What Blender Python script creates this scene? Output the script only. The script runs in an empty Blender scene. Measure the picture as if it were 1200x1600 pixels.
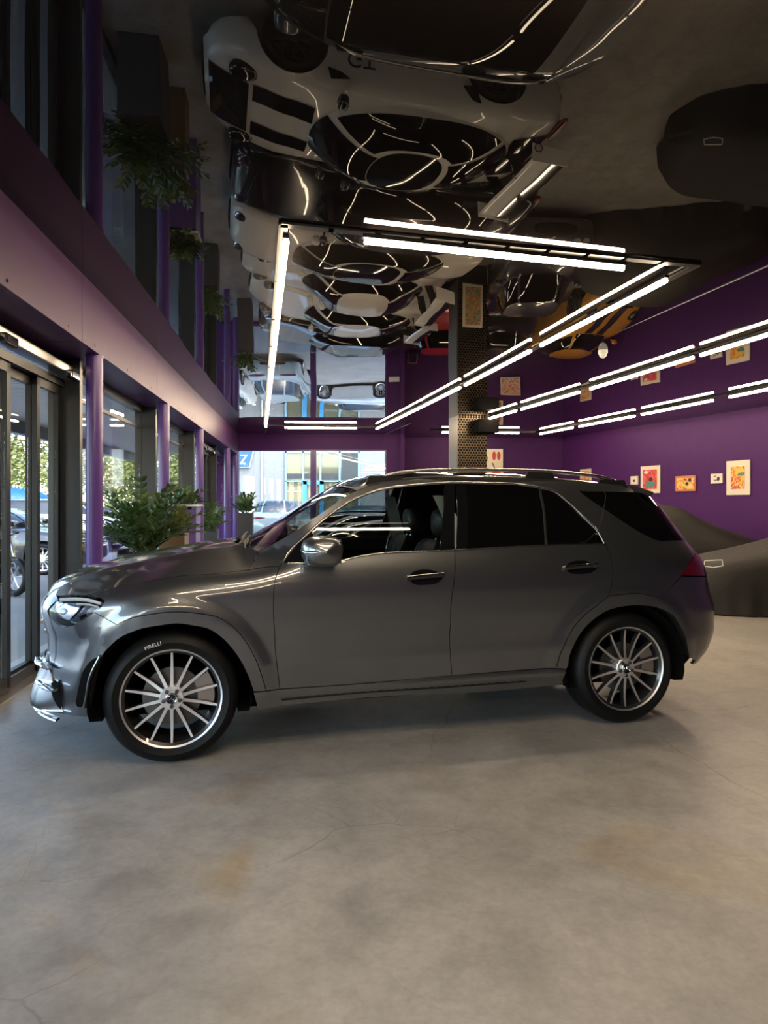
import bpy, bmesh, math, random
from mathutils import Vector, Matrix
from mathutils.geometry import delaunay_2d_cdt
PI = math.pi
C = bpy.context.scene.collection
sc = bpy.context.scene
rng = random.Random(7)

# ------------------------------------------------------------------ helpers
def link(o, parent=None):
    C.objects.link(o)
    if parent is not None:
        o.parent = parent
    return o

def mesh_obj(name, verts, faces, mat=None, parent=None, smooth=True, loc=None, rot=None, normals=None):
    me = bpy.data.meshes.new(name)
    me.from_pydata([tuple(v) for v in verts], [], [tuple(f) for f in faces])
    me.update()
    if smooth:
        me.polygons.foreach_set('use_smooth', [True] * len(me.polygons))
    if normals is not None:
        me.normals_split_custom_set(normals)
    if mat is not None:
        for m in (mat if isinstance(mat, (list, tuple)) else [mat]):
            me.materials.append(m)
    o = link(bpy.data.objects.new(name, me), parent)
    if loc: o.location = loc
    if rot: o.rotation_euler = rot
    return o

def empty(name, loc=(0, 0, 0), rotz=0.0, parent=None):
    o = bpy.data.objects.new(name, None)
    o.empty_display_size = 0.2
    link(o, parent)
    o.location = loc
    o.rotation_euler = (0, 0, rotz)
    return o

def tag(o, label, cat, group=None):
    o['label'] = label
    o['category'] = cat
    if group: o['group'] = group
    return o

def struct(o):
    o['kind'] = 'structure'
    return o

class MB:
    """collects simple solids and becomes ONE mesh object"""
    def __init__(self): self.v = []; self.f = []
    def add(self, vs, fs, M=None):
        b = len(self.v)
        for p in vs:
            self.v.append(tuple(M @ Vector(p)) if M is not None else tuple(p))
        self.f += [tuple(i + b for i in q) for q in fs]
        return self
    def box(self, x0, x1, y0, y1, z0, z1, M=None):
        vs = [(x, y, z) for x in (x0, x1) for y in (y0, y1) for z in (z0, z1)]
        fs = [(0, 1, 3, 2), (4, 6, 7, 5), (0, 4, 5, 1), (2, 3, 7, 6), (0, 2, 6, 4), (1, 5, 7, 3)]
        return self.add(vs, fs, M)
    def prism(self, poly, d0, d1, axis='y', M=None):
        n = len(poly); vs = []
        for d in (d0, d1):
            for a, b in poly:
                vs.append((a, d, b) if axis == 'y' else ((d, a, b) if axis == 'x' else (a, b, d)))
        fs = [tuple(range(n))[::-1], tuple(range(n, 2 * n))] + [(i, (i + 1) % n, n + (i + 1) % n, n + i) for i in range(n)]
        return self.add(vs, fs, M)
    def lathe(self, prof, seg=48, axis='y', M=None, closed=False):
        vs = []; fs = []; n = len(prof)
        for k in range(seg):
            a = 2 * PI * k / seg; c, s = math.cos(a), math.sin(a)
            for r, d in prof:
                vs.append((r * c, d, r * s) if axis == 'y' else (r * c, r * s, d))
        for k in range(seg):
            k2 = (k + 1) % seg
            for i in range(n - 1 if not closed else n):
                j = (i + 1) % n
                fs.append((k * n + i, k * n + j, k2 * n + j, k2 * n + i))
        return self.add(vs, fs, M)
    def tube(self, pts, r, seg=8, M=None, cap=True):
        pts = [Vector(p) for p in pts]; n = len(pts)
        rr = r if isinstance(r, (list, tuple)) else [r] * n
        vs = []; fs = []; up = Vector((0, 0, 1))
        for i, p in enumerate(pts):
            t = (pts[min(i + 1, n - 1)] - pts[max(i - 1, 0)]).normalized()
            a = t.cross(up)
            if a.length < 1e-3: a = t.cross(Vector((1, 0, 0)))
            a.normalize(); b = a.cross(t)
            for k in range(seg):
                th = 2 * PI * k / seg
                vs.append(p + a * (rr[i] * math.cos(th)) + b * (rr[i] * math.sin(th)))
        for i in range(n - 1):
            for k in range(seg):
                k2 = (k + 1) % seg
                fs.append((i * seg + k, i * seg + k2, (i + 1) * seg + k2, (i + 1) * seg + k))
        if cap:
            fs.append(tuple(range(seg))[::-1]); fs.append(tuple(range((n - 1) * seg, n * seg)))
        return self.add(vs, fs, M)
    def grid(self, rows, M=None, flip=False):
        n = len(rows[0]); vs = [p for r in rows for p in r]; fs = []
        for i in range(len(rows) - 1):
            for j in range(n - 1):
                q = (i * n + j, i * n + j + 1, (i + 1) * n + j + 1, (i + 1) * n + j)
                fs.append(q[::-1] if flip else q)
        return self.add(vs, fs, M)
    def ball(self, c, rx, ry, rz, seg=16, rings=10, M=None, e=1.0):
        rows = []
        def pw_(x): return math.copysign(abs(x) ** e, x)
        for i in range(rings + 1):
            th = -PI / 2 + PI * i / rings
            rows.append([(c[0] + rx * pw_(math.cos(th)) * pw_(math.cos(2 * PI * k / seg)), c[1] + ry * pw_(math.cos(th)) * pw_(math.sin(2 * PI * k / seg)), c[2] + rz * pw_(math.sin(th))) for k in range(seg + 1)])
        return self.grid(rows, M)
    def build(self, name, mat=None, parent=None, smooth=False, bevel=0.0, loc=None, rot=None, auto=None):
        bm = bmesh.new()
        vv = [bm.verts.new(v) for v in self.v]
        for f in self.f:
            try: bm.faces.new([vv[i] for i in f])
            except ValueError: pass
        bmesh.ops.remove_doubles(bm, verts=bm.verts, dist=1e-5)
        bmesh.ops.recalc_face_normals(bm, faces=bm.faces)
        if bevel > 0:
            bmesh.ops.bevel(bm, geom=[e for e in bm.edges if e.is_manifold and e.calc_face_angle(0) > .5], offset=bevel, segments=2, affect='EDGES', profile=.5)
        me = bpy.data.meshes.new(name); bm.to_mesh(me); bm.free()
        if smooth or auto:
            me.polygons.foreach_set('use_smooth', [True] * len(me.polygons))
        if auto:
            me.set_sharp_from_angle(angle=math.radians(auto))
        if mat is not None:
            for m in (mat if isinstance(mat, (list, tuple)) else [mat]): me.materials.append(m)
        o = link(bpy.data.objects.new(name, me), parent)
        if loc: o.location = loc
        if rot: o.rotation_euler = rot
        return o

def copy_tree(o, parent=None):
    c = o.copy(); link(c, parent)
    for ch in list(o.children): copy_tree(ch, c)
    return c

def text_mesh(name, body, size, mat, parent=None, depth=.002, M=None, bend=None, align='CENTER', space=1.0):
    cu = bpy.data.curves.new('lettering_curve', 'FONT'); cu.body = body; cu.size = size; cu.extrude = depth; cu.align_x = align; cu.align_y = 'CENTER'; cu.space_character = space
    t = bpy.data.objects.new('lettering_tmp', cu); C.objects.link(t)
    dg = bpy.context.evaluated_depsgraph_get(); dg.update()
    me = bpy.data.meshes.new_from_object(t.evaluated_get(dg))
    bpy.data.objects.remove(t)
    for v in me.vertices:
        p = v.co.copy()
        if bend: p = Vector(bend(p.x, p.y, p.z))
        if M is not None: p = M @ p
        v.co = p
    me.materials.clear(); me.materials.append(mat)
    me.update()
    return link(bpy.data.objects.new(name, me), parent)

# ------------------------------------------------------------------ materials
def mat(name, col=(.5, .5, .5), rough=.5, metal=0.0, coat=0.0, spec=.5, emit=None, es=0.0, ior=1.5, trans=0.0):
    m = bpy.data.materials.new(name); m.use_nodes = True
    b = m.node_tree.nodes['Principled BSDF']
    b.inputs['Base Color'].default_value = (*col, 1); b.inputs['Roughness'].default_value = rough
    b.inputs['Metallic'].default_value = metal; b.inputs['Coat Weight'].default_value = coat; b.inputs['Coat Roughness'].default_value = .02
    b.inputs['Specular IOR Level'].default_value = spec; b.inputs['IOR'].default_value = ior
    b.inputs['Transmission Weight'].default_value = trans
    if emit:
        b.inputs['Emission Color'].default_value = (*emit, 1); b.inputs['Emission Strength'].default_value = es
    return m
def nd(m, typ, **kw):
    n = m.node_tree.nodes.new(typ)
    for k, v in kw.items():
        if k in n.inputs: n.inputs[k].default_value = v
        else: setattr(n, k, v)
    return n
def lk(m, a, b): m.node_tree.links.new(a, b)
def ramp(m, fac, stops):
    r = nd(m, 'ShaderNodeValToRGB'); e = r.color_ramp.elements
    while len(e) > 1: e.remove(e[0])
    for i, (p, c) in enumerate(stops):
        q = e[0] if i == 0 else e.new(p)
        q.position = p; q.color = (*c, 1)
    lk(m, fac, r.inputs['Fac']); return r.outputs['Color']
def bsdf(m): return m.node_tree.nodes['Principled BSDF']
def noise(m, scale, detail=4, rough=.55, coord=None, dist=0.0):
    n = nd(m, 'ShaderNodeTexNoise', Scale=scale, Detail=detail, Roughness=rough, Distortion=dist)
    if coord is not None: lk(m, coord, n.inputs['Vector'])
    return n.outputs['Fac']
def ocoord(m): return nd(m, 'ShaderNodeTexCoord').outputs['Object']
def gpos(m): return nd(m, 'ShaderNodeNewGeometry').outputs['Position']
def bump(m, h, strength=.2, dist=.01):
    b = nd(m, 'ShaderNodeBump', Strength=strength, Distance=dist); lk(m, h, b.inputs['Height']); lk(m, b.outputs['Normal'], bsdf(m).inputs['Normal'])
def glass(name, tint=(.8, .85, .85), rough=0.0, ior=1.5, boost=1.0):
    """thin pane: tinted see-through plus fresnel mirror"""
    m = bpy.data.materials.new(name); m.use_nodes = True; nt = m.node_tree; nt.nodes.remove(nt.nodes['Principled BSDF'])
    t = nd(m, 'ShaderNodeBsdfTransparent', Color=(*tint, 1)); g = nd(m, 'ShaderNodeBsdfGlossy', Color=(1, 1, 1, 1), Roughness=rough)
    f = nd(m, 'ShaderNodeFresnel', IOR=ior); ge = nd(m, 'ShaderNodeNewGeometry'); iv = nd(m, 'ShaderNodeMapRange'); iv.inputs['To Min'].default_value = ior; iv.inputs['To Max'].default_value = 1 / ior
    lk(m, ge.outputs['Backfacing'], iv.inputs['Value']); lk(m, iv.outputs[0], f.inputs['IOR']); mx = nd(m, 'ShaderNodeMixShader')
    if boost != 1.0:
        k = nd(m, 'ShaderNodeMath', operation='MULTIPLY'); k.inputs[1].default_value = boost; lk(m, f.outputs[0], k.inputs[0]); lk(m, k.outputs[0], mx.inputs[0])
    else: lk(m, f.outputs[0], mx.inputs[0])
    lk(m, t.outputs[0], mx.inputs[1]); lk(m, g.outputs[0], mx.inputs[2])
    lk(m, mx.outputs[0], nt.nodes['Material Output'].inputs['Surface'])
    return m

M = {}
M['grey_paint'] = mat('graphite_metallic_paint', (.115, .115, .12), .34, .85, 1.0)
bsdf_ = M['grey_paint'].node_tree.nodes['Principled BSDF']; bsdf_.inputs['Coat IOR'].default_value = 1.85
n_ = noise(M['grey_paint'], 900, 1, coord=ocoord(M['grey_paint']))
lk(M['grey_paint'], ramp(M['grey_paint'], n_, [(.35, (.100, .105, .113)), (.65, (.170, .178, .190))]), bsdf(M['grey_paint']).inputs['Base Color'])
M['black_gloss'] = mat('black_gloss_trim', (.006, .006, .007), .06, 0, 1.0)
M['black_matte'] = mat('black_matte_plastic', (.009, .009, .0095), .6, spec=.3)
M['void_black'] = mat('unlit_black_lining', (.004, .004, .004), .9, spec=.1)
M['rubber'] = mat('tyre_rubber', (.006, .006, .0065), .5, spec=.22)
n_ = noise(M['rubber'], 60, 3, coord=ocoord(M['rubber'])); bump(M['rubber'], n_, .15, .002)
M['chrome'] = mat('chrome', (.82, .83, .85), .06, 1.0)
M['satin_metal'] = mat('satin_aluminium', (.46, .46, .46), .25, 1.0)
M['bright_satin'] = mat('bright_satin_metal', (.80, .82, .85), .22, 1.0)
M['machined'] = mat('machined_alloy', (.92, .92, .94), .42, 1.0)
M['dark_alloy'] = mat('dark_painted_alloy', (.035, .035, .038), .3, .5, .6)
M['disc_metal'] = mat('brake_disc_steel', (.14, .14, .14), .4, 1.0)
M['car_glass'] = glass('clear_side_glass', (.42, .45, .44), 0, 1.5)
M['screen_glass'] = glass('windscreen_glass', (.5, .54, .52), 0, 1.55)
M['privacy_glass'] = mat('privacy_tinted_glass', (.003, .003, .0035), .02, 0, 1.0)
M['tail_red'] = mat('red_lamp_lens', (.13, .004, .008), .08, 0, 1.0)
M['lamp_silver'] = mat('lamp_reflector', (.75, .77, .8), .12, 1.0)
M['lens'] = glass('clear_lamp_lens', (.93, .95, .97), 0, 1.5)
M['leather'] = mat('dark_leather', (.02, .021, .022), .45)
M['piping'] = mat('grey_blue_trim', (.26, .32, .33), .6)
M['inner_trim'] = mat('pale_inner_trim', (.50, .58, .58), .6)
M['white_letter'] = mat('white_lettering', (.75, .75, .75), .5)
M['mark_grey'] = mat('dark_emblem', (.02, .02, .025), .25, .6)
LED = 92.0; SKY = 1.7; SUN = 3.2; CEIL_BUMP = .008; CEIL_SAG = .03
def pw(x,T):
    # monotone cubic (pchip) through sorted pairs
    n=len(T)
    if x<=T[0][0]: return T[0][1]
    if x>=T[-1][0]: return T[-1][1]
    i=0
    while x>T[i+1][0]: i+=1
    def d(k):
        return (T[k+1][1]-T[k][1])/(T[k+1][0]-T[k][0])
    def m(k):
        if k==0: return d(0)
        if k==n-1: return d(n-2)
        a,b=d(k-1),d(k)
        return 0. if a*b<=0 else 2*a*b/(a+b)
    h=T[i+1][0]-T[i][0]; t=(x-T[i][0])/h
    y0,y1=T[i][1],T[i+1][1]; m0,m1=m(i)*h,m(i+1)*h
    return (2*t**3-3*t*t+1)*y0+(t**3-2*t*t+t)*m0+(-2*t**3+3*t*t)*y1+(t**3-t*t)*m1
def sstep(a,b,x):
    t=min(1,max(0,(x-a)/(b-a))); return t*t*(3-2*t)
WM=[(.15,.80),(.22,.875),(.28,.915),(.36,.931),(.44,.942),(.50,.950),(.555,.959),(.62,.958),(.70,.960),(.82,.965),(.95,.967),(1.04,.960),(1.10,.948),(1.15,.932),(1.20,.912),(1.25,.893),(1.45,.806),(1.60,.733),(1.67,.693),(1.71,.65),(1.74,.59)]
UF=[(.15,-.79),(.28,-.835),(.50,-.825),(.62,-.805),(.70,-.808),(.78,-.83),(.87,-.845),(.95,-.81),(1.0,-.74),(1.05,-.55),(1.10,-.35),(1.2,-.3)]
UR=[(.15,3.78),(.25,3.86),(.33,3.93),(.45,4.02),(.60,4.055),(.72,4.055),(.85,4.015),(.95,3.99),(1.05,3.965),(1.12,3.93),(1.2,3.875),(1.3,3.80),(1.4,3.735),(1.5,3.67),(1.6,3.60),(1.66,3.57),(1.75,3.52)]
HW=[(-.9,.93),(-.7,.965),(-.45,1.005),(-.1,1.045),(.2,1.075),(.45,1.105),(.7,1.15)]
USF=.20; NF=3.2; NR=3.3
def Wm(w): return pw(w,WM)
def usr(w): return pw(w,UR)-1.09
def adj(u,w):
    a=0.
    if u<.9:
        a-=.09*(max(0,.9-u)/.6)**2*sstep(1.08,1.2,w)
        d=pw(u,HW)+.03-w
        k=sstep(.9,.4,u)
        if d<.14: a-=.07*(min(1.5,(.14-d)/.14))**2*k
    return a
def sbump(u,w):
    if w>1.0: return 0.
    r=math.hypot(u,w-.37); q=math.hypot(u-3.0,w-.37)
    return (.020*sstep(.63,.535,r)+.014*sstep(.63,.54,q))*sstep(1.0,.93,w)
def SS(s,w):
    W=Wm(w)
    if s<1:
        a=max(s,-1)*math.pi/2; c,si=math.cos(a),math.sin(a)
        N=(abs(c)**NF+abs(si)**NF)**(1/NF)
        u=USF-(USF-pw(w,UF))*c/N; v=(W+adj(u,w))*si/N
    elif s<=2:
        u=USF+(s-1)*(usr(w)-USF); v=W+adj(u,w)
    else:
        a=(3-s)*math.pi/2; c,si=math.cos(a),math.sin(a)
        N=(abs(c)**NR+abs(si)**NR)**(1/NR); b=usr(w)
        u=b+(pw(w,UR)-b)*c/N; v=W*si/N
    if v>.5: v+=sbump(u,w)
    return (u,v,w)
def V(u,w):
    W=Wm(w)+adj(u,w); f=pw(w,UF); b=usr(w); r=pw(w,UR)
    if u<USF:
        x=(USF-u)/(USF-f); return W*max(0,1-x**NF)**(1/NF) if x<1 else 0.
    if u>b:
        x=(u-b)/(r-b); return W*max(0,1-x**NR)**(1/NR) if x<1 else 0.
    return W
TR=dict(
 HL=[(0.352,0.952),(0.495,0.982),(0.58,0.986),(0.631,0.976),(0.653,0.956),(0.649,0.924),(0.624,0.883),(0.578,0.834),(0.537,0.805),(0.49,0.804),(0.452,0.837)],
 HOODL=[(0.577,0.99),(0.631,1.037),(0.776,1.082),(1.023,1.101),(1.096,1.119)],
 HOODF=[(0.352,0.952),(0.43,0.966),(0.495,0.982),(0.58,0.986)],
 COWL=[(1.096,1.119),(1.122,1.221)],
 FTOP=[(1.096,1.119),(1.157,1.137),(1.164,1.137)],
 BF=[(0.633,0.895),(0.671,0.862),(0.706,0.828),(0.749,0.783)],
 FLO=[(0.706,0.828),(0.746,0.861),(0.822,0.887),(0.905,0.894),(0.982,0.877),(1.022,0.855),(1.058,0.782),(1.085,0.683),(1.103,0.585),(1.118,0.473),(1.128,0.392)],
 ARF=[(0.749,0.783),(0.77,0.797),(0.846,0.819),(0.899,0.827),(0.948,0.812),(1.002,0.789),(1.029,0.736),(1.051,0.668),(1.072,0.578),(1.086,0.498),(1.1,0.397)],
 ARB=[(0.749,0.783),(0.717,0.758),(0.671,0.694),(0.649,0.649),(0.633,0.516),(0.616,0.363),(0.602,0.279)],
 DF=[(1.164,1.137),(1.149,1.057),(1.145,0.989),(1.143,0.893),(1.143,0.749),(1.146,0.6),(1.153,0.474),(1.159,0.393)],
 DB=[(1.159,0.393),(1.34,0.395),(1.566,0.408),(1.832,0.415)],
 BG=[(1.611,1.226),(1.598,1.168),(1.573,1.014),(1.562,0.912),(1.552,0.789),(1.546,0.665),(1.552,0.519),(1.566,0.408)],
 RD=[(1.834,0.419),(1.833,0.536),(1.848,0.628),(1.869,0.712),(1.898,0.778),(1.935,0.832),(1.972,0.89),(1.99,0.953),(2.01,1.047),(2.03,1.112),(2.049,1.176),(2.07,1.237)],
 FLR=[(1.972,0.89),(2.015,0.9),(2.088,0.904),(2.143,0.888),(2.183,0.862)],
 FLR2=[(2.183,0.862),(2.23,0.822),(2.262,0.763),(2.294,0.681),(2.322,0.581),(2.366,0.47),(2.427,0.372)],
 ARR=[(1.865,0.41),(1.859,0.532),(1.878,0.637),(1.907,0.72),(1.952,0.786),(1.991,0.813),(2.06,0.821),(2.157,0.801),(2.207,0.76),(2.24,0.698),(2.266,0.627),(2.293,0.533),(2.337,0.424)],
 RB=[(2.318,1.007),(2.224,0.902),(2.189,0.862)],
 TL=[(2.315,1.012),(2.417,1.112),(2.501,1.149),(2.58,1.15),(2.66,1.1),(2.68,1.04),(2.64,0.985),(2.52,0.985),(2.352,1.004)],
 DG=[(2.428,1.568),(2.538,1.433),(2.537,1.241)],
 DGL=[(2.15,1.612),(2.414,1.606),(2.544,1.564),(2.51,1.419),(2.537,1.241),(2.404,1.251),(2.312,1.26),(2.276,1.302),(2.239,1.371),(2.203,1.457),(2.167,1.548)],
 DLO=[(1.171,1.159),(1.189,1.215),(1.235,1.313),(1.307,1.44),(1.387,1.543),(1.441,1.589),(1.493,1.619),(1.564,1.642),(1.64,1.656),(1.723,1.666),(1.822,1.663),(1.924,1.656),(1.986,1.634),(2.037,1.612),(2.062,1.525),(2.074,1.413),(2.083,1.32),(2.066,1.241)],
 BELT=[(1.184,1.155),(1.305,1.163),(1.355,1.188),(1.607,1.216),(1.882,1.239),(2.066,1.241)],
 WS=[(1.123,1.229),(1.156,1.266),(1.241,1.388),(1.312,1.489),(1.367,1.563),(1.411,1.61)],
 RE=[(1.479,1.654),(1.598,1.686),(1.733,1.707),(1.999,1.704),(2.411,1.654)],
 SB=[(1.114,0.281),(1.352,0.296),(1.857,0.294),(1.891,0.302)],
 ST=[(1.1,0.39),(1.128,0.392),(1.159,0.393)],
 VENT=[(0.642,0.645),(0.616,0.626),(0.589,0.568),(0.578,0.492),(0.567,0.396),(0.565,0.349),(0.572,0.339),(0.596,0.342),(0.607,0.401),(0.614,0.515),(0.628,0.59)],
 VLIP=[(0.644,0.646),(0.628,0.59),(0.614,0.507),(0.607,0.42),(0.598,0.342)],
 BCH=[(0.507,0.275),(0.496,0.336),(0.466,0.406),(0.416,0.527),(0.3,0.586)],
 MESH=[(0.446,0.447),(0.471,0.477),(0.503,0.358),(0.502,0.306),(0.475,0.35)],
 FIN1=[(0.28,0.546),(0.312,0.535),(0.411,0.545),(0.455,0.542)],
 FIN2=[(0.372,0.445),(0.414,0.436),(0.456,0.434),(0.491,0.428)],
 FG=[(1.263,1.364),(1.307,1.44),(1.387,1.543),(1.441,1.589),(1.493,1.619),(1.564,1.642),(1.64,1.656),(1.686,1.661)],
 FGB=[(1.568,1.218),(1.355,1.188),(1.305,1.167),(1.247,1.162)],
 RG=[(1.759,1.662),(1.822,1.663),(1.924,1.656),(1.988,1.634)],
 RGB=[(1.864,1.24),(1.644,1.219)],
 QG=[(1.996,1.625),(2.037,1.612),(2.062,1.525),(2.074,1.413),(2.046,1.246)],
 QGB=[(2.044,1.242),(1.873,1.241)],
 BP=[(1.686,1.661),(1.721,1.666)],
 BP2=[(1.611,1.224),(1.568,1.218)],
 BQ=[(1.725,1.666),(1.759,1.662)],
 BQ2=[(1.646,1.227),(1.614,1.224)],
 MT=[(1.171,1.159),(1.189,1.215),(1.235,1.313),(1.263,1.364),(1.247,1.162),(1.199,1.155)],
 HF=[(1.459,1.055),(1.476,1.086),(1.509,1.1),(1.536,1.086),(1.549,1.057),(1.536,1.021),(1.5,1.004),(1.471,1.014)],
 HR=[(1.875,1.09),(1.9,1.123),(1.934,1.134),(1.961,1.119),(1.969,1.089),(1.952,1.06),(1.913,1.045),(1.882,1.06)],
 CR=[(1.161,1.083),(1.351,1.16),(1.596,1.164),(1.842,1.172),(2.027,1.173)],
 SC=[(1.167,0.327),(1.347,0.339),(1.57,0.337),(1.777,0.34)],
)
# ------------------------------------------------------------------ SUV body surface helpers
def gs(s):
    return 1.25 * (s - 1) if s < 1 else (2.45 * (s - 1) if s < 2 else 2.45 + 1.3 * (s - 2))
def gi(x):
    return 1 + x / 1.25 if x < 0 else (1 + x / 2.45 if x < 2.45 else 2 + (x - 2.45) / 1.3)
def snorm(s, w):
    h = 2e-3
    a = Vector(SS(s + h, w)) - Vector(SS(s - h, w)); b = Vector(SS(s, w + h)) - Vector(SS(s, w - h))
    n = -(a.cross(b))
    if n.length < 1e-9: n = Vector((0, 1, 0))
    return n.normalized()
def spt(s, w, off=0.0, sg=1):
    p = Vector(SS(s, w)); n = snorm(s, w)
    p = p + n * off
    return Vector((p.x, -sg * p.y, p.z)), Vector((n.x, -sg * n.y, n.z))
def crom(pts, ds=.022):
    """smooth dense path through (s, w) points"""
    P = [(gs(a), b) for a, b in pts]; out = []
    if len(P) == 2: 
        n = max(1, int(math.dist(P[0], P[1]) / ds))
        out = [(P[0][0] + (P[1][0] - P[0][0]) * k / n, P[0][1] + (P[1][1] - P[0][1]) * k / n) for k in range(n + 1)]
    else:
        for i in range(len(P) - 1):
            p0 = P[max(i - 1, 0)]; p1 = P[i]; p2 = P[i + 1]; p3 = P[min(i + 2, len(P) - 1)]
            n = max(1, int(math.dist(p1, p2) / ds))
            # centripetal-ish tangents limited by the segment length
            d = math.dist(p1, p2)
            def tg(a, b, c):
                l1, l2 = math.dist(a, b), math.dist(b, c)
                if l1 < 1e-9 or l2 < 1e-9: return ((c[0] - a[0]), (c[1] - a[1])) if l1 + l2 > 0 else (0, 0)
                return tuple(((b[k] - a[k]) / l1 * l2 + (c[k] - b[k]) / l2 * l1) / (l1 + l2) * d for k in (0, 1))
            m1 = tg(p0, p1, p2) if i > 0 else (p2[0] - p1[0], p2[1] - p1[1])
            m2 = tg(p1, p2, p3) if i < len(P) - 2 else (p2[0] - p1[0], p2[1] - p1[1])
            for k in range(n):
                t = k / n; a = 2 * t ** 3 - 3 * t * t + 1; b = t ** 3 - 2 * t * t + t; c = -2 * t ** 3 + 3 * t * t; e = t ** 3 - t * t
                out.append(tuple(a * p1[q] + b * m1[q] + c * p2[q] + e * m2[q] for q in (0, 1)))
        out.append(P[-1])
    return [(gi(x), y) for x, y in out]
def ring(*segs):
    """closed outline from smoothed segments (corner between segments)"""
    out = []
    for sgm in segs:
        for p in crom(sgm):
            if not out or math.dist((gs(p[0]), p[1]), (gs(out[-1][0]), out[-1][1])) > .004: out.append(p)
    if math.dist((gs(out[0][0]), out[0][1]), (gs(out[-1][0]), out[-1][1])) < .004: out.pop()
    return out
def inside(x, y, P):
    r = False; n = len(P); j = n - 1
    for i in range(n):
        if (P[i][1] > y) != (P[j][1] > y) and x < (P[j][0] - P[i][0]) * (y - P[i][1]) / (P[j][1] - P[i][1]) + P[i][0]: r = not r
        j = i
    return r
def panel(name, outline, m, parent, off=0.0, sg=1, h=.035, flange=.02, shrink=.002, offf=None, label=None):
    P = [(gs(a), b) for a, b in outline]
    n = len(P)
    area = sum(P[i][0] * P[(i + 1) % n][1] - P[(i + 1) % n][0] * P[i][1] for i in range(n))
    sgna = 1 if area > 0 else -1
    if shrink:
        Q = []
        for i in range(n):
            a, b, c = P[i - 1], P[i], P[(i + 1) % n]
            tx, ty = c[0] - a[0], c[1] - a[1]; l = math.hypot(tx, ty) or 1
            Q.append((b[0] - ty / l * shrink * sgna, b[1] + tx / l * shrink * sgna))
        P = Q
    xs = [p[0] for p in P]; ys = [p[1] for p in P]
    pts = [Vector(p) for p in P]
    x = min(xs)
    row = 0
    while x < max(xs):
        y = min(ys) + (h * .5 if row % 2 else 0)
        while y < max(ys):
            if inside(x, y, P) and min((x - p[0]) ** 2 + (y - p[1]) ** 2 for p in P) > (h * .45) ** 2: pts.append(Vector((x, y)))
            y += h
        x += h * .87; row += 1
    co, ed, fa, *_ = delaunay_2d_cdt(pts, [(i, (i + 1) % n) for i in range(n)], [], 0, 1e-5)
    V = []; N = []
    for c in co:
        s = gi(c[0]); o_ = off + (offf(s, c[1]) if offf else 0)
        p, nn = spt(s, c[1], o_, sg); V.append(p); N.append(nn)
    F = []; LN = []
    for f in fa:
        cx = sum(co[i][0] for i in f) / len(f); cy = sum(co[i][1] for i in f) / len(f)
        if not inside(cx, cy, P): continue
        f = list(f)
        fn = (V[f[1]] - V[f[0]]).cross(V[f[2]] - V[f[0]])
        if fn.dot(N[f[0]] + N[f[1]] + N[f[2]]) < 0: f = f[::-1]
        F.append(f)
        if offf: LN += [None] * len(f)
        else: LN += [N[i] for i in f]
    if offf:   # blended offsets: use averaged geometric normals instead
        acc = [Vector((0, 0, 0)) for _ in V]
        for f in F:
            fn = (V[f[1]] - V[f[0]]).cross(V[f[2]] - V[f[0]])
            for i in f: acc[i] += fn
        LN = [acc[i].normalized() for f in F for i in f]
    if flange:
        b = len(V)
        for i in range(n):
            s = gi(P[i][0]); o_ = off + (offf(s, P[i][1]) if offf else 0)
            p, nn = spt(s, P[i][1], o_, sg); q, _ = spt(s, P[i][1], o_ - flange, sg)
            V += [p, q]
        for i in range(n):
            j = (i + 1) % n
            f = (b + 2 * i, b + 2 * i + 1, b + 2 * j + 1, b + 2 * j)
            if (sg * sgna) < 0: f = f[::-1]
            fn = (V[f[1]] - V[f[0]]).cross(V[f[2]] - V[f[0]])
            fn = fn.normalized() if fn.length > 1e-12 else Vector((0, 0, 1))
            F.append(f); LN += [fn] * 4
    o = mesh_obj(name, V, F, m, parent, normals=LN)
    if label: o['label'] = label
    return o
def ribbon(name, path, width, m, parent, h=.004, off=0.0, sg=1, smoothed=True, taper=False, ds=.022):
    pth = crom(path, ds) if smoothed else path
    rows = []; n = len(pth)
    Q = [spt(s, w, off, sg) for s, w in pth]
    prof = [(-.5, -.6), (-.5, .2), (-.36, .8), (0, 1), (.36, .8), (.5, .2), (.5, -.6)]
    for i, (p, nn) in enumerate(Q):
        t = (Q[min(i + 1, n - 1)][0] - Q[max(i - 1, 0)][0]).normalized()
        b = nn.cross(t).normalized()
        k = 1.0
        if taper: k = max(.15, math.sin(PI * min(max(i / (n - 1), .04), .96)) ** .5)
        rows.append([p + b * (a * width * k) + nn * (c * h) for a, c in prof])
    mb = MB(); mb.grid(rows); mb.add([], [])
    nn_ = len(prof)
    mb.f.append(tuple(range(nn_))); mb.f.append(tuple(range((n - 1) * nn_, n * nn_))[::-1])
    return mb.build(name, m, parent, auto=50)

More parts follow.
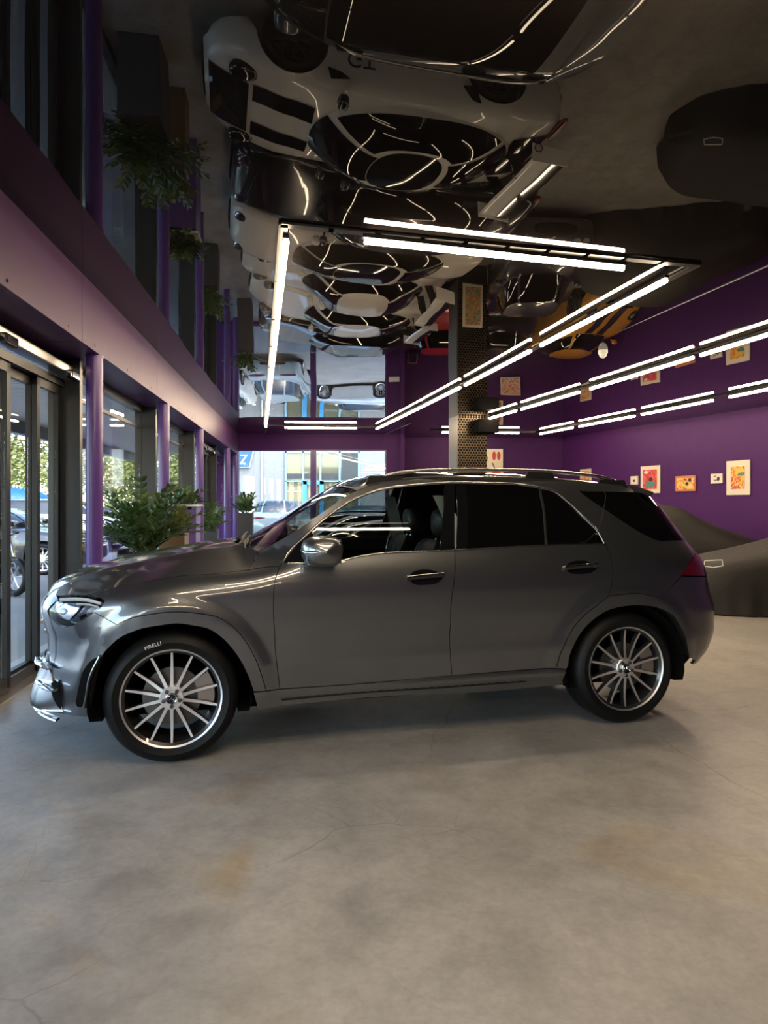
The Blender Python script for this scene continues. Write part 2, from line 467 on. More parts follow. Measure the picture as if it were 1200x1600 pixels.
# ------------------------------------------------------------------ wheels (shared by every car)
def wheel(parent, loc, R, rimR, width, nsp, face, style, flip=False, full=True, spm=None, facem=None):
    """tyre is the part; rim, cap, bolts, disc and caliper are its sub-parts. outer face looks to -y"""
    w = width / 2
    prof = [(rimR - .012, w - .015), (rimR + .004, w - .003), (rimR + .02, w), (rimR + (R - rimR) * .45, w + .010), (R - .035, w + .002), (R - .012, w - .018), (R, w - .045), (R, -w + .045), (R - .012, -w + .018), (R - .035, -w - .002), (rimR + (R - rimR) * .45, -w - .010), (rimR + .02, -w), (rimR + .004, -w + .003), (rimR - .012, -w + .015)]
    mb = MB(); mb.lathe(prof, 72 if full else 36, closed=False)
    t = mb.build('wheel', M['rubber'], parent, auto=40)
    t.location = loc
    if flip: t.rotation_euler = (0, 0, PI)
    spm = spm or M['dark_alloy']; facem = facem or M['machined']
    # rim: barrel, flange ring, spokes with machined faces
    mb = MB(); seg = 72 if full else 36
    mb.lathe([(rimR - .004, -w + .006), (rimR + .006, -w - .001), (rimR + .006, -w + .006)], seg)
    nf_face = len(mb.f)
    nb = len(mb.f)
    mb.lathe([(rimR - .004, -w + .006), (rimR - .02, -w + .02), (rimR - .035, 0), (rimR - .03, w - .02)], seg)
    barrel_end = len(mb.f)
    mi = [1] * nb + [0] * (barrel_end - nb)
    yo = -w + .012
    hubr = .19 * rimR + .018
    for k in range(nsp):
        a = 2 * PI * k / nsp + PI / 2
        ca, sa = math.cos(a), math.sin(a)
        a_in = (.07 if full else .12) * rimR * (14 / nsp) ** .5; a_out = a_in * .62
        r0, r1 = hubr * .8, rimR - .003
        tw = style
        def q(r, t_, y):
            aa = a + tw * (r - r0) / (r1 - r0)
            c_, s_ = math.cos(aa), math.sin(aa)
            return (r * c_ - t_ * s_, y, r * s_ + t_ * c_)
        rows = []
        for f_ in (0, .33, .66, 1):
            r = r0 + (r1 - r0) * f_
            ww = (a_in + (a_out - a_in) * f_) / 2
            y = yo + .026 * (1 - f_) ** 1.5 * 0 + .012 * math.sin(PI * f_)
            rows.append([q(r, -ww * .9, y + .045), q(r, -ww, y + .004), q(r, ww, y + .004), q(r, ww * .9, y + .045)])
        b0 = len(mb.f); mb.grid(rows)
        for i in range(len(mb.f) - b0): mi.append(1 if i % 3 == 1 else 0)
    b0 = len(mb.f)
    mb.lathe([(0, yo + .002), (hubr * .9, yo + .002), (hubr, yo + .01), (hubr, yo + .05)], 32)
    mi += [1] * (len(mb.f) - b0)
    me = bpy.data.meshes.new('rim'); me.from_pydata(mb.v, [], mb.f); me.update()
    bm = bmesh.new(); bm.from_mesh(me); bmesh.ops.recalc_face_normals(bm, faces=bm.faces); bm.to_mesh(me); bm.free()
    me.materials.append(spm); me.materials.append(facem)
    me.polygons.foreach_set('material_index', mi)
    me.polygons.foreach_set('use_smooth', [True] * len(me.polygons)); me.set_sharp_from_angle(angle=.6)
    link(bpy.data.objects.new('rim', me), t)
    mb = MB(); mb.lathe([(0, -w + .06), (rimR * .60, -w + .07), (rimR * .60, -w + .095), (0, -w + .085)], 40)
    mb.build('brake_disc', M['disc_metal'], t, auto=40)
    if full:
        bolt = None
        for k in range(5):
            a = 2 * PI * k / 5 - PI / 2
            lo_ = (math.cos(a) * hubr * .66, 0, math.sin(a) * hubr * .66)
            if bolt is None: bolt = MB().lathe([(0, yo - .014), (.009, yo - .014), (.012, yo - .008), (.012, yo + .01)], 12).build('wheel_bolt', M['disc_metal'], t, auto=40, loc=lo_)
            else:
                c_ = bolt.copy(); link(c_, t); c_.location = lo_
        # cap: ring and three-pointed emblem on a dark disc
        cap = MB().lathe([(0, yo - .010), (.026, yo - .010), (.03, yo - .004), (.03, yo + .01)], 32).build('centre_cap', M['mark_grey'], t, auto=40)
        e = MB().lathe([(.025, yo - .0105), (.0295, yo - .013), (.034, yo - .010), (.034, yo)], 32)
        e.lathe([(.0175, yo - .0105), (.019, yo - .0125), (.0205, yo - .0105)], 32)
        for k in range(3):
            a = PI / 2 + 2 * PI * k / 3
            c_, s_ = math.cos(a), math.sin(a)
            e.add([(.018 * c_, yo - .0108, .018 * s_), (-.0035 * s_, yo - .0108, .0035 * c_), (0, yo - .0135, 0), (.0035 * s_, yo - .0108, -.0035 * c_)], [(0, 1, 2), (0, 2, 3)])
        e.build('star_emblem', M['chrome'], t, auto=30)
        mb = MB()
        a0 = 0.15
        rows = []
        for i in range(9):
            a = a0 + (i / 8 - .5) * .9
            rows.append([(rimR * r_ * math.cos(a), y_, rimR * r_ * math.sin(a)) for r_, y_ in ((.52, -w + .1), (.52, -w + .045), (.86, -w + .045), (.86, -w + .1))])
        mb.grid(rows); mb.build('brake_caliper', M['satin_metal'] if full == 1 else M['satin_metal'], t, auto=40)
    return t

# ------------------------------------------------------------------ the SUV
SUV = empty('suv', (-1.4667, 4.8557, 0), math.radians(13.651))
tag(SUV, 'dark grey metallic SUV parked side-on in the middle of the showroom floor', 'car')
G = M['grey_paint']
R_ = lambda k, rev=False: list(reversed(TR[k])) if rev else list(TR[k])
for sg in (1, -1):
    # fender between headlight, hood, door and wheel arch
    panel('front_fender', ring(R_('HOODL'), R_('FTOP'), R_('DF'), [TR['DF'][-1], TR['FLO'][-1]], R_('FLO', True), R_('BF', True), [(.633, .895), (.649, .924), (.653, .956), (.631, .976), (.577, .99)]), G, SUV, sg=sg, h=.02)
    panel('wheel_arch_trim', ring(R_('FLO'), [TR['FLO'][-1], TR['ARF'][-1]], R_('ARF', True), [TR['ARF'][0], TR['FLO'][0]]), G, SUV, off=.006, sg=sg, h=.03, flange=.07)
    bch = R_('BCH')
    panel('front_bumper', ring([(.649, .924), (.633, .895)], R_('BF'), R_('ARB'), [TR['ARB'][-1], bch[0]], bch, [bch[-1], (.30, .70), (.30, .90), (.352, .952)], [(.352, .952), (.40, .895), (.452, .837), (.49, .804), (.537, .805), (.578, .834), (.624, .883), (.649, .924)]), G, SUV, sg=sg, h=.03)
    panel('wheel_arch_trim', ring(TR['RD'][:7], R_('FLR'), R_('FLR2'), [TR['FLR2'][-1], TR['ARR'][-1]], R_('ARR', True), [TR['ARR'][0], TR['RD'][0]]), G, SUV, off=.006, sg=sg, h=.03, flange=.07)
    fd = panel('front_door', ring([(1.171, 1.159), (1.184, 1.155)], R_('BELT')[:4] + [(1.611, 1.216)], R_('BG'), [TR['BG'][-1], TR['DB'][1], TR['DB'][0]], R_('DF', True)), G, SUV, sg=sg, h=.03)
    rd = panel('rear_door', ring([(1.611, 1.222)] + R_('BELT')[4:], R_('RD', True), [TR['RD'][0], TR['DB'][2]], R_('BG', True)), G, SUV, sg=sg, h=.03)
    panel('body_side', ring(R_('COWL'), [TR['COWL'][1], TR['WS'][0]], R_('WS'), [TR['WS'][-1]] + R_('RE'), [TR['RE'][-1]] + R_('DG'), [(2.537, 1.241), (2.534, 1.16), (2.501, 1.149)], [(2.501, 1.149), (2.417, 1.112), (2.315, 1.012)], R_('RB'), R_('FLR', True), TR['RD'][6:], R_('DLO', True), [TR['DLO'][0], (1.164, 1.137), (1.157, 1.137), (1.096, 1.119)]), G, SUV, sg=sg, h=.028)
    panel('rear_bumper', ring(R_('RB', True), [TR['RB'][0], (2.352, 1.0), (2.52, .98), (2.64, .98), (2.66, .82), (3.0, .80), (3.0, .33), (2.6, .33), (2.427, .345)], R_('FLR2', True)), G, SUV, sg=sg, h=.035)
    panel('side_skirt', ring(R_('ST'), R_('DB'), [TR['DB'][-1], TR['ARR'][0]], [TR['ARR'][0], (1.88, .33), TR['SB'][-1]], R_('SB', True), [TR['SB'][0], TR['ST'][0]]), G, SUV, sg=sg, h=.03, offf=lambda s, w: .012 * sstep(.33, .36, w) * sstep(.40, .385, w))
    ribbon('skirt_step', TR['SC'], .02, M['black_matte'], SUV, h=.006, sg=sg)
    # windows
    panel('window_glass', ring(R_('FG'), [TR['FG'][-1], TR['FGB'][0]], R_('FGB'), [TR['FGB'][-1], TR['FG'][0]]), M['car_glass'], fd, off=-.006, sg=sg, h=.05, flange=0, shrink=-.006)
    panel('window_glass', ring(R_('RG'), [TR['RG'][-1], TR['RGB'][0]], R_('RGB'), [TR['RGB'][-1], TR['RG'][0]]), M['privacy_glass'], rd, off=-.006, sg=sg, h=.05, flange=0, shrink=-.006)
    panel('quarter_window', ring(R_('QG'), R_('QGB'), [TR['QGB'][-1], TR['QG'][0]]), M['privacy_glass'], rd, off=-.006, sg=sg, h=.05, flange=0, shrink=-.006)
    panel('pillar_trim', ring(R_('BP'), R_('BG')[:1] + R_('BP2')[:1], R_('BP2'), [TR['BP2'][-1], TR['BP'][0]]), M['black_gloss'], fd, off=-.002, sg=sg, h=.05, flange=.01)
    panel('pillar_trim', ring(R_('BQ'), [TR['BQ'][-1], TR['BQ2'][0]], R_('BQ2'), [TR['BQ2'][-1], TR['BQ'][0]]), M['black_gloss'], rd, off=-.002, sg=sg, h=.05, flange=.01)
    panel('mirror_corner_trim', ring(TR['MT'][:4], TR['MT'][3:5], TR['MT'][4:], [TR['MT'][-1], TR['MT'][0]]), M['black_gloss'], fd, off=-.002, sg=sg, h=.05, flange=.01)
    ribbon('window_divider', [(1.991, 1.634), (1.872, 1.238)], .02, M['black_matte'], rd, h=.003, off=-.004, sg=sg)
    ribbon('chrome_window_trim', TR['DLO'], .017, M['satin_metal'], SUV, h=.006, off=.001, sg=sg)
    ribbon('chrome_belt_trim', TR['BELT'], .010, M['satin_metal'], SUV, h=.006, off=.002, sg=sg)
    dg = panel('rear_side_window', ring([TR['DGL'][0], TR['DGL'][1]], [TR['DGL'][1], (2.43, 1.568), (2.530, 1.433), (2.530, 1.243)], TR['DGL'][4:]+[TR['DGL'][0]]), M['privacy_glass'], SUV, off=.002, sg=sg, h=.03, flange=.006)
    # handles: dark recess, body-coloured pull with chrome strip
    for key, dr in (('HF', fd), ('HR', rd)):
        hp = panel('door_handle', ring(TR[key] + TR[key][:1]), M['black_gloss'], dr, off=.002, sg=sg, h=.03, flange=.004, shrink=0)
        cs = sum(p[0] for p in TR[key]) / len(TR[key]); cw = sum(p[1] for p in TR[key]) / len(TR[key])
        wd = (max(p[0] for p in TR[key]) - min(p[0] for p in TR[key])) * .52
        ribbon('handle_pull', [(cs - wd, cw - .004), (cs, cw + .006), (cs + wd * .96, cw + .012)], .034, M['black_gloss'], hp, h=.030, off=.004, sg=sg)
        ribbon('handle_strip', [(cs - wd * .85, cw + .004), (cs, cw + .012), (cs + wd * .8, cw + .018)], .009, M['chrome'], hp, h=.034, off=.004, sg=sg)
    # air curtain slot with bright lip
    panel('air_vent', ring(R_('VENT') + R_('VENT')[:1]), M['void_black'], SUV, off=.003, sg=sg, h=.02, flange=0, shrink=0)
    ribbon('vent_lip', TR['VLIP'], .022, G, SUV, h=.02, sg=sg)
    # head lamp: black bowl, silver reflector blocks, eyebrow strips, clear lens
    hl = panel('headlight', ring(TR['HL'][:5], TR['HL'][4:8], TR['HL'][7:] + TR['HL'][:1]), M['black_gloss'], SUV, off=-.05, sg=sg, h=.03, flange=0, shrink=-.004)
    panel('lamp_bezel', ring([(.40, .93), (.50, .955), (.56, .955)], [(.56, .955), (.55, .88), (.52, .83)], [(.52, .83), (.47, .84), (.40, .93)]), M['lamp_silver'], hl, off=-.036, sg=sg, h=.02, flange=.02)
    panel('lamp_bezel', ring([(.46, .90), (.49, .92), (.51, .90), (.49, .86), (.46, .90)]), M['black_gloss'], hl, off=-.025, sg=sg, h=.02, flange=.01)
    panel('lamp_bezel', ring([(.575, .94), (.605, .945), (.60, .89), (.565, .86), (.575, .94)]), M['lamp_silver'], hl, off=-.035, sg=sg, h=.02, flange=.02)
    ribbon('daylight_strip', [(.45, .958), (.53, .972), (.60, .966), (.64, .948)], .016, M['white_letter'], hl, h=.012, off=-.02, sg=sg)
    ribbon('daylight_strip', [(.55, .942), (.60, .942), (.635, .928)], .010, M['white_letter'], hl, h=.012, off=-.02, sg=sg)
    panel('lamp_lens', ring(TR['HL'][:5], TR['HL'][4:8], TR['HL'][7:] + TR['HL'][:1]), M['lens'], hl, off=.002, sg=sg, h=.03, flange=.01, shrink=.001)
    tl = panel('taillight', ring(TR['TL'][:3], TR['TL'][2:6], TR['TL'][5:7], TR['TL'][6:], [TR['TL'][-1], TR['TL'][0]]), M['tail_red'], SUV, off=.004, sg=sg, h=.03, flange=.03)
    # chrome lower front: panel, lip, two blades, dark mesh
    foff = lambda s, w: (.02 + .06 * sstep(.56, .28, w)) * sstep(.52, .30, s)
    panel('chrome_splitter', ring([(0, .29), (.3, .285), (.507, .275)], R_('BCH'), [(.30, .586), (.15, .565), (0, .56)]), M['bright_satin'], SUV, sg=sg, h=.03, offf=foff, flange=.03)
    panel('lower_intake', ring(TR['MESH'] + TR['MESH'][:1]), M['void_black'], SUV, off=.012, sg=sg, h=.02, flange=0, shrink=0, offf=foff)
    for k in ('FIN1', 'FIN2'):
        ribbon('intake_blade', TR[k], .035, M['chrome'], SUV, h=.03, off=.035, sg=sg, taper=True)
    ribbon('lip_edge', [(0, .283), (.3, .28), (.507, .27)], .016, M['chrome'], SUV, h=.02, off=.045, sg=sg)
    # wheel wells
    for uc, k in ((0.0, 'f'), (3.0, 'r')):
        mb = MB(); rows = []
        for i in range(25):
            a = -.62 + (PI + 1.24) * i / 24
            rr = .462
            x, z = uc - rr * math.cos(a), .37 + rr * math.sin(a)
            rows.append([(x, -sg * .955, max(z, .28)), (x, -sg * .5, max(z, .28)), (uc - .02 * math.cos(a), -sg * .5, .37)])
        mb.grid(rows); mb.build('wheel_well', M['void_black'], SUV, smooth=True)
# dark inner lining behind the shut lines (leaves the wheel openings free)
V_, F_ = [], []
for sg in (1, -1):
    ss_ = [.30 + 2.30 * i / 110 for i in range(111)]; ww_ = [.27 + .86 * j / 30 for j in range(31)]
    b = len(V_)
    for s in ss_:
        for w in ww_:
            V_.append(spt(s, w, -.06, sg)[0])
    for i in range(110):
        for j in range(30):
            p = SS((ss_[i] + ss_[i + 1]) / 2, (ww_[j] + ww_[j + 1]) / 2)
            if math.hypot(p[0], p[2] - .37) < .49 or math.hypot(p[0] - 3, p[2] - .37) < .49: continue
            if .33 < ss_[i] < .67 and ww_[j] > .78: continue
            q = (b + i * 31 + j, b + i * 31 + j + 1, b + (i + 1) * 31 + j + 1, b + (i + 1) * 31 + j)
            F_.append(q)
mesh_obj('body_lining', V_, F_, M['void_black'], SUV)

# ---- hood, windscreen, roof: symmetric lofts between the side outline and the centre line
HC = [(-.87, .935), (-.80, 1.0), (-.70, 1.055), (-.6, 1.09), (-.5, 1.115), (-.3, 1.16), (-.08, 1.198), (.144, 1.232), (.36, 1.252), (.55, 1.262)]
edge_u = []
for s, w in crom([(0, .925), (.15, .93), (.25, .937)] + TR['HOODF'], .02)[:-1] + crom(TR['HOODL'], .02)[:-1] + crom(TR['COWL'], .02):
    edge_u.append(SS(s, w))
edge_u = [edge_u[0]] + [e for k, e in enumerate(edge_u) if k and e[0] > edge_u[0][0]]
eu = []
for e in edge_u:
    if not eu or e[0] > eu[-1][0] + .004: eu.append(e)
def ev(u):
    for i in range(len(eu) - 1):
        if eu[i][0] <= u <= eu[i + 1][0]:
            t = (u - eu[i][0]) / (eu[i + 1][0] - eu[i][0]); return tuple(eu[i][k] + (eu[i + 1][k] - eu[i][k]) * t for k in range(3))
    return eu[0] if u < eu[0][0] else eu[-1]
u0, u1 = eu[0][0], eu[-1][0]
rows = []; NU = 64; NX = 48
for i in range(NU + 1):
    t = i / NU; u = u0 + (u1 - u0) * (t ** 1.8 * .5 + t * .5)
    e = ev(u); hc = max(pw(u, HC), e[2] + .002)
    row = []
    for j in range(NX + 1):
        x = -1 + 2 * j / NX; ax = abs(x)
        # rear edge sweeps forward to the middle
        uu = u - (.16 * (1 - ax ** 2.5)) * sstep(u1 - .55, u1, u)
        k = 1 - ax ** 2.6
        z = e[2] + (hc - e[2]) * k
        rb = .016 * math.exp(-((ax * max(e[1], .2) - .52) / .045) ** 2) * sstep(-.8, -.4, u) * sstep(1.0, .8, ax)
        row.append((uu, -x * e[1], z + rb))
    rows.append(row)
hd = MB().grid(rows); hd.grid([[(p[0], p[1], p[2] - (.0 if q == 0 else .03)) for p in rows[-1]] for q in (0, 1)])
hd.build('hood', G, SUV, auto=50)
rows = [[(u, -v * sgx, w - .004) for u, v, w in eu] for sgx in (1,)]
WE = [(.50, .745, 1.215), (.595, .768, 1.266), (.70, .785, 1.327), (.791, .789, 1.388), (.946, .775, 1.489), (1.057, .748, 1.563), (1.10, .736, 1.588), (1.146, .728, 1.61)]
WC = [(.34, 0, 1.185), (.44, 0, 1.24), (.56, 0, 1.31), (.665, 0, 1.375), (.835, 0, 1.482), (.965, 0, 1.563), (1.03, 0, 1.603), (1.10, 0, 1.645)]
def symgrid(E, Cc, p=2.2, nx=32, dz=0.0):
    rows = []
    for e, c in zip(E, Cc):
        rows.append([(c[0] + (e[0] - c[0]) * abs(x) ** p, -x * e[1], c[2] + (e[2] - c[2]) * abs(x) ** p + dz) for x in [(-1 + 2 * j / nx) for j in range(nx + 1)]])
    return rows
def dens(L, n):
    idx = list(range(len(L))); out = []
    for k in range(n + 1):
        t = k / n * (len(L) - 1)
        out.append(tuple(pw(t, [(i, L[i][q]) for i in idx]) for q in range(3)))
    return out
MB().grid(symgrid(dens(WE, 24), dens(WC, 24))).build('windscreen', M['screen_glass'], SUV, smooth=True)
RE3 = [(1.146, .728, 1.61)] + [SS(s, w) for s, w in TR['RE']]
RC3 = [(1.10, 0, 1.650), (1.27, 0, 1.712), (1.54, 0, 1.748), (1.85, 0, 1.760), (2.45, 0, 1.752), (3.255, 0, 1.690)]
MB().grid(symgrid(dens(RE3, 40), dens(RC3, 40), 2.6, 40)).build('roof', G, SUV, smooth=True)
pan = [(e[0], e[1] * .80, e[2]) for e in dens(RE3, 40)[2:27]]
gr = symgrid(dens(RE3, 40)[1:39], dens(RC3, 40)[1:39], 2.6, 40, .004)
MB().grid([r[3:38] for r in gr]).build('panoramic_roof', M['privacy_glass'], SUV, smooth=True)
# spoiler above the tailgate glass
rows = []
for k in range(11):
    t = k / 10; 
    e = (3.21 + .26 * t, .655 - .06 * t, 1.657 - .055 * t ** 1.3); c = (3.25 + .33 * t, 0, 1.692 - .055 * t ** 1.3)
    rows.append(symgrid([e], [c], 2.6, 32, .004)[0])
sp = MB().grid(rows)
sp.grid([rows[-1], [(p[0] - .015, p[1], p[2] - .028) for p in rows[-1]]])
sp.grid([[(p[0] - .015, p[1], p[2] - .028) for p in rows[-1]], [(p[0] - .13, p[1] * .98, p[2] - .035) for p in rows[-1]]])
for j in (0, -1):
    sp.grid([[r[j] for r in rows], [(r[j][0] - .02, r[j][1] * .99, r[j][2] - .035) for r in rows]])
sp.build('rear_spoiler', G, SUV, auto=40)
# tailgate (full width, wraps both corners)
mir = lambda L: [(6 - a, b) for a, b in reversed(L)]
lo = [(2.66, .83), (2.645, .99)]; up = [(2.66, 1.10), (2.585, 1.152), (2.545, 1.165)]
panel('tailgate', ring([(2.66, .82), (2.645, .985), (2.685, 1.04), (2.665, 1.10), (2.58, 1.155), (2.54, 1.17)], [(2.54, 1.17), (2.541, 1.24)], [(2.541, 1.24), (3.459, 1.24)], mir([(2.54, 1.17), (2.541, 1.24)]), mir([(2.66, .82), (2.645, .985), (2.685, 1.04), (2.665, 1.10), (2.58, 1.155), (2.54, 1.17)]), [(3.34, .82), (2.66, .82)]), G, SUV, h=.035)
panel('rear_window', ring([(2.541, 1.244), (2.542, 1.433), (2.445, 1.60)], [(2.445, 1.60), (3.555, 1.60)], [(3.555, 1.60), (3.458, 1.433), (3.459, 1.244)], [(3.459, 1.244), (2.541, 1.244)]), M['privacy_glass'], SUV, off=.001, h=.035, flange=.01)
panel('license_plate', ring([(2.84, .93), (2.84, 1.03)], [(2.84, 1.03), (3.16, 1.03)], [(3.16, 1.03), (3.16, .93)], [(3.16, .93), (2.84, .93)]), M['white_letter'], SUV, off=.012, h=.05, flange=.01)
# grille, emblem
gl = panel('grille', ring([(-.30, .61), (-.32, .75), (-.30, .90)], [(-.30, .90), (0, .905), (.30, .90)], [(.30, .90), (.32, .75), (.30, .61)], [(.30, .61), (0, .60), (-.30, .61)]), M['void_black'], SUV, off=-.01, h=.04, flange=.02)
ribbon('grille_frame', [(-.30, .61), (-.32, .75), (-.30, .90), (0, .905), (.30, .90), (.32, .75), (.30, .61), (0, .60), (-.30, .61)], .014, M['satin_metal'], gl, h=.004)
for dz in (-.03, .03):
    ribbon('grille_bar', [(-.3, .755 + dz), (0, .755 + dz), (.3, .755 + dz)], .02, M['chrome'], gl, h=.02, off=.002)
e = MB().lathe([(.085, -.004), (.095, -.012), (.105, -.004)], 40)
for k in range(3):
    a = PI / 2 + 2 * PI * k / 3; c_, s_ = math.cos(a), math.sin(a)
    e.add([(.09 * c_, -.006, .09 * s_), (-.014 * s_, -.006, .014 * c_), (0, -.016, 0), (.014 * s_, -.006, -.014 * c_)], [(0, 1, 2), (0, 2, 3)])
e.build('star_emblem', M['chrome'], gl, auto=30, loc=(-.865, 0, .755), rot=(0, 0, -PI / 2))
# cowl, wipers
MB().grid([[(p[0] - .02, p[1] * 1.0, p[2] - .05) for p in symgrid([(.36, .74, 1.19)], [(.18, 0, 1.19)])[0]], [(p[0] + .03, p[1], p[2] - .015) for p in symgrid([WE[0]], [WC[0]])[0]]]).build('cowl', M['black_matte'], SUV, smooth=True)
for yy in (-.60, .05):
    w_ = MB(); w_.tube([(.40, yy, 1.205), (.455, yy + .25, 1.255), (.47, yy + .50, 1.272)], .009, 6)
    w_.tube([(.43, yy - .1, 1.235), (.44, yy + .22, 1.262), (.49, yy + .60, 1.285)], .006, 6)
    w_.build('wiper', M['black_matte'], SUV, auto=40)
# roof rails with black feet
RAIL = [(1.18, 1.628), (1.225, 1.664), (1.30, 1.700), (1.40, 1.733), (1.52, 1.752), (1.684, 1.764), (1.98, 1.772), (2.22, 1.772), (2.594, 1.764), (2.747, 1.755), (2.94, 1.737), (3.07, 1.712), (3.177, 1.676), (3.235, 1.650)]
for sg in (1, -1):
    rows = []
    for i in range(81):
        t = i / 80; u = 1.18 + 2.055 * t; w = pw(u, RAIL)
        v = .645 - .012 * abs(2 * t - 1) ** 2 + .02 * max(0, 1 - u / 1.45)
        hh = .013 if 0.06 < t < .95 else .009
        rows.append([(u, -sg * (v + .017 * math.cos(a)), w - hh + hh * math.sin(a)) for a in [2 * PI * k / 12 for k in range(13)]])
    rl = MB().grid(rows).build('roof_rail', M['satin_metal'], SUV, smooth=True)
    for uc, ln in ((1.36, .11), (2.50, .09), (3.08, .10)):
        z1 = pw(uc, RAIL) - .018
        ft = MB(); ft.prism([(uc - ln - .03, z1 - .055), (uc + ln + .03, z1 - .055), (uc + ln, z1 + .004), (uc - ln, z1 + .004)], -sg * .655, -sg * .63)
        ft.build('rail_foot', M['black_matte'], rl)
# mirrors
for sg in (1, -1):
    rows = []
    for i in range(15):
        t = i / 14
        y = .90 + .27 * t; k = (1 - (2 * t - 1) ** 4) ** .5 if 0 < t < 1 else .02
        k = max(k, .02); cx = .862 + .015 * t; cz = 1.236
        row = []
        for j in range(25):
            a = 2 * PI * j / 24
            ca, sa = math.cos(a), math.sin(a)
            ex = .118 * k * math.copysign(abs(ca) ** (.55 if ca > 0 else .9), ca); ez = .092 * k * math.copysign(abs(sa) ** .7, sa)
            row.append((cx + ex, -sg * y, cz + ez))
        rows.append(row)
    mr = MB().grid(rows)
    mo = mr.build('wing_mirror', G, SUV, smooth=True)
    ar = MB(); ar.tube([(.78, -sg * .90, 1.165), (.83, -sg * .96, 1.168), (.86, -sg * 1.02, 1.19)], [.03, .024, .02], 8); ar.build('mirror_arm', M['black_gloss'], mo, smooth=True)
    bd = MB()
    path = []
    for r in rows[2:14]:
        q = [p for p in r if p[0] < sum(x[0] for x in r[:-1]) / 24]
        path.append(min(r, key=lambda p: p[0]))
    bd.tube([(p[0] + .004, p[1], 1.236) for p in path] + [(rows[13][6][0] + .02, rows[13][6][1] - sg * .002, 1.243), (rows[13][0][0] - .05, rows[13][0][1] - sg * .004, 1.248)], .011, 8)
    bd.build('indicator_strip', M['lamp_silver'], mo, smooth=True)
    gm = MB().prism([(-.085, -.07), (.085, -.07), (.085, .07), (-.085, .07)], 0, .004, axis='x', M=Matrix.Translation((.972, -sg * 1.035, 1.236)))
    gm.build('mirror_glass', M['chrome'], mo)
# wheels
for uc in (0.0, 3.0):
    for sg in (1, -1):
        wl = wheel(SUV, (uc, -sg * .825, .383), .383, .283, .265, 14, 0, 0.0, flip=(sg < 0), full=1)
        rt = .333
        for a0, txt in ((PI * .60, 'PIRELLI'), (PI * 1.55, 'PIRELLI')):
            def bend(x, y, z, a0=a0):
                a = a0 - x / rt
                return ((rt + y) * math.cos(a), -.1335 - .009 - z, (rt + y) * math.sin(a))
            if uc == 0.0 and sg > 0: text_mesh('tyre_lettering', txt, .03, M['white_letter'] if a0 < PI else M['rubber'], wl, depth=.0015, bend=bend, space=1.05)
# underside, cabin
MB().box(-.45, 3.45, -.74, .74, .24, .29).build('underbody', M['void_black'], SUV)
MB().box(.5, 3.3, -.86, .86, .40, .44).build('cabin_floor', M['black_matte'], SUV)
MB().box(.46, .5, -.86, .86, .40, 1.12).build('firewall', M['black_matte'], SUV)
ds = MB(); rows = []
for j in range(17):
    y = -.80 + 1.6 * j / 16
    rows.append([(.50, y, 1.16), (.78, y, 1.155), (.92, y, 1.10), (.95, y, 1.02), (.90, y, .85), (.82, y, .72)])
ds.grid(rows).build('dashboard', M['leather'], SUV, smooth=True)
def seat(x, y, mm, z0=.62, back=.26):
    mb = MB(); 
    mb.ball((x, y, z0), .29, .27, .11, 20, 12, e=.6)
    s_ = mb.build('seat', mm, SUV, smooth=True)
    rows = []
    for i in range(15):
        t = i / 14; z = z0 + .02 + .62 * t; xc = x + .25 + back * t
        wd = .27 - .06 * t ** 2 - .04 * (1 - min(1, t * 4)); th = .085 - .03 * t
        if i in (0, 14): wd *= .75; th *= .4
        rows.append([(xc + th * math.copysign(abs(math.cos(a)) ** .6, math.cos(a)) - .05 * abs(math.sin(a)) ** 3, y + wd * math.copysign(abs(math.sin(a)) ** .7, math.sin(a)), z) for a in [2 * PI * k / 28 for k in range(29)]])
    b = MB().grid(rows).build('seat_backrest', mm, s_, smooth=True)
    pp = MB()
    for q in (-.17, -.085, 0, .085, .17):
        pp.tube([(r[14][0] - .006 + abs(q) * .1, y + q * (1 - .25 * i / 14), r[14][2]) for i, r in enumerate(rows)][1:13], .006, 6)
    pp.build('seat_piping', M['piping'], s_, smooth=True)
    hr = MB(); hr.ball((x + .25 + back * 1.12, y, z0 + .76), .055, .135, .10, 18, 10, e=.6); hr.build('headrest', mm, s_, smooth=True)
    pr = MB()
    for q in (-.06, .06): pr.tube([(x + .25 + back, y + q, z0 + .58), (x + .25 + back * 1.1, y + q, z0 + .70)], .007, 8)
    pr.build('headrest_post', M['chrome'], s_, smooth=True)
    return s_
seat(1.30, -.40, M['leather']); seat(1.30, .40, M['leather'])
for y in (-.5, .5): seat(2.25, y, M['leather'])
sw = MB()
cx, cy, cz = 1.02, -.40, 1.06
rows = []
for i in range(33):
    a = 2 * PI * i / 32
    tilt = .42
    c = Vector((cx + .185 * math.sin(a) * math.sin(tilt), cy + .185 * math.cos(a), cz + .185 * math.sin(a) * math.cos(tilt)))
    d = Vector((math.sin(a) * math.sin(tilt), math.cos(a), math.sin(a) * math.cos(tilt))); nrm = Vector((-math.cos(tilt), 0, math.sin(tilt)))
    rows.append([c + d * (.016 * math.cos(b)) + nrm * (.016 * math.sin(b)) for b in [2 * PI * k / 10 for k in range(11)]])
sw.grid(rows); sw.tube([(cx, cy - .18, cz), (cx - .03, cy, cz - .02), (cx, cy + .18, cz)], .02, 8); sw.ball((cx - .03, cy, cz - .02), .05, .07, .06, 14, 8); sw.tube([(cx - .03, cy, cz - .02), (cx - .15, cy, cz - .10)], .03, 8)
sw.build('steering_wheel', M['leather'], SUV, smooth=True)
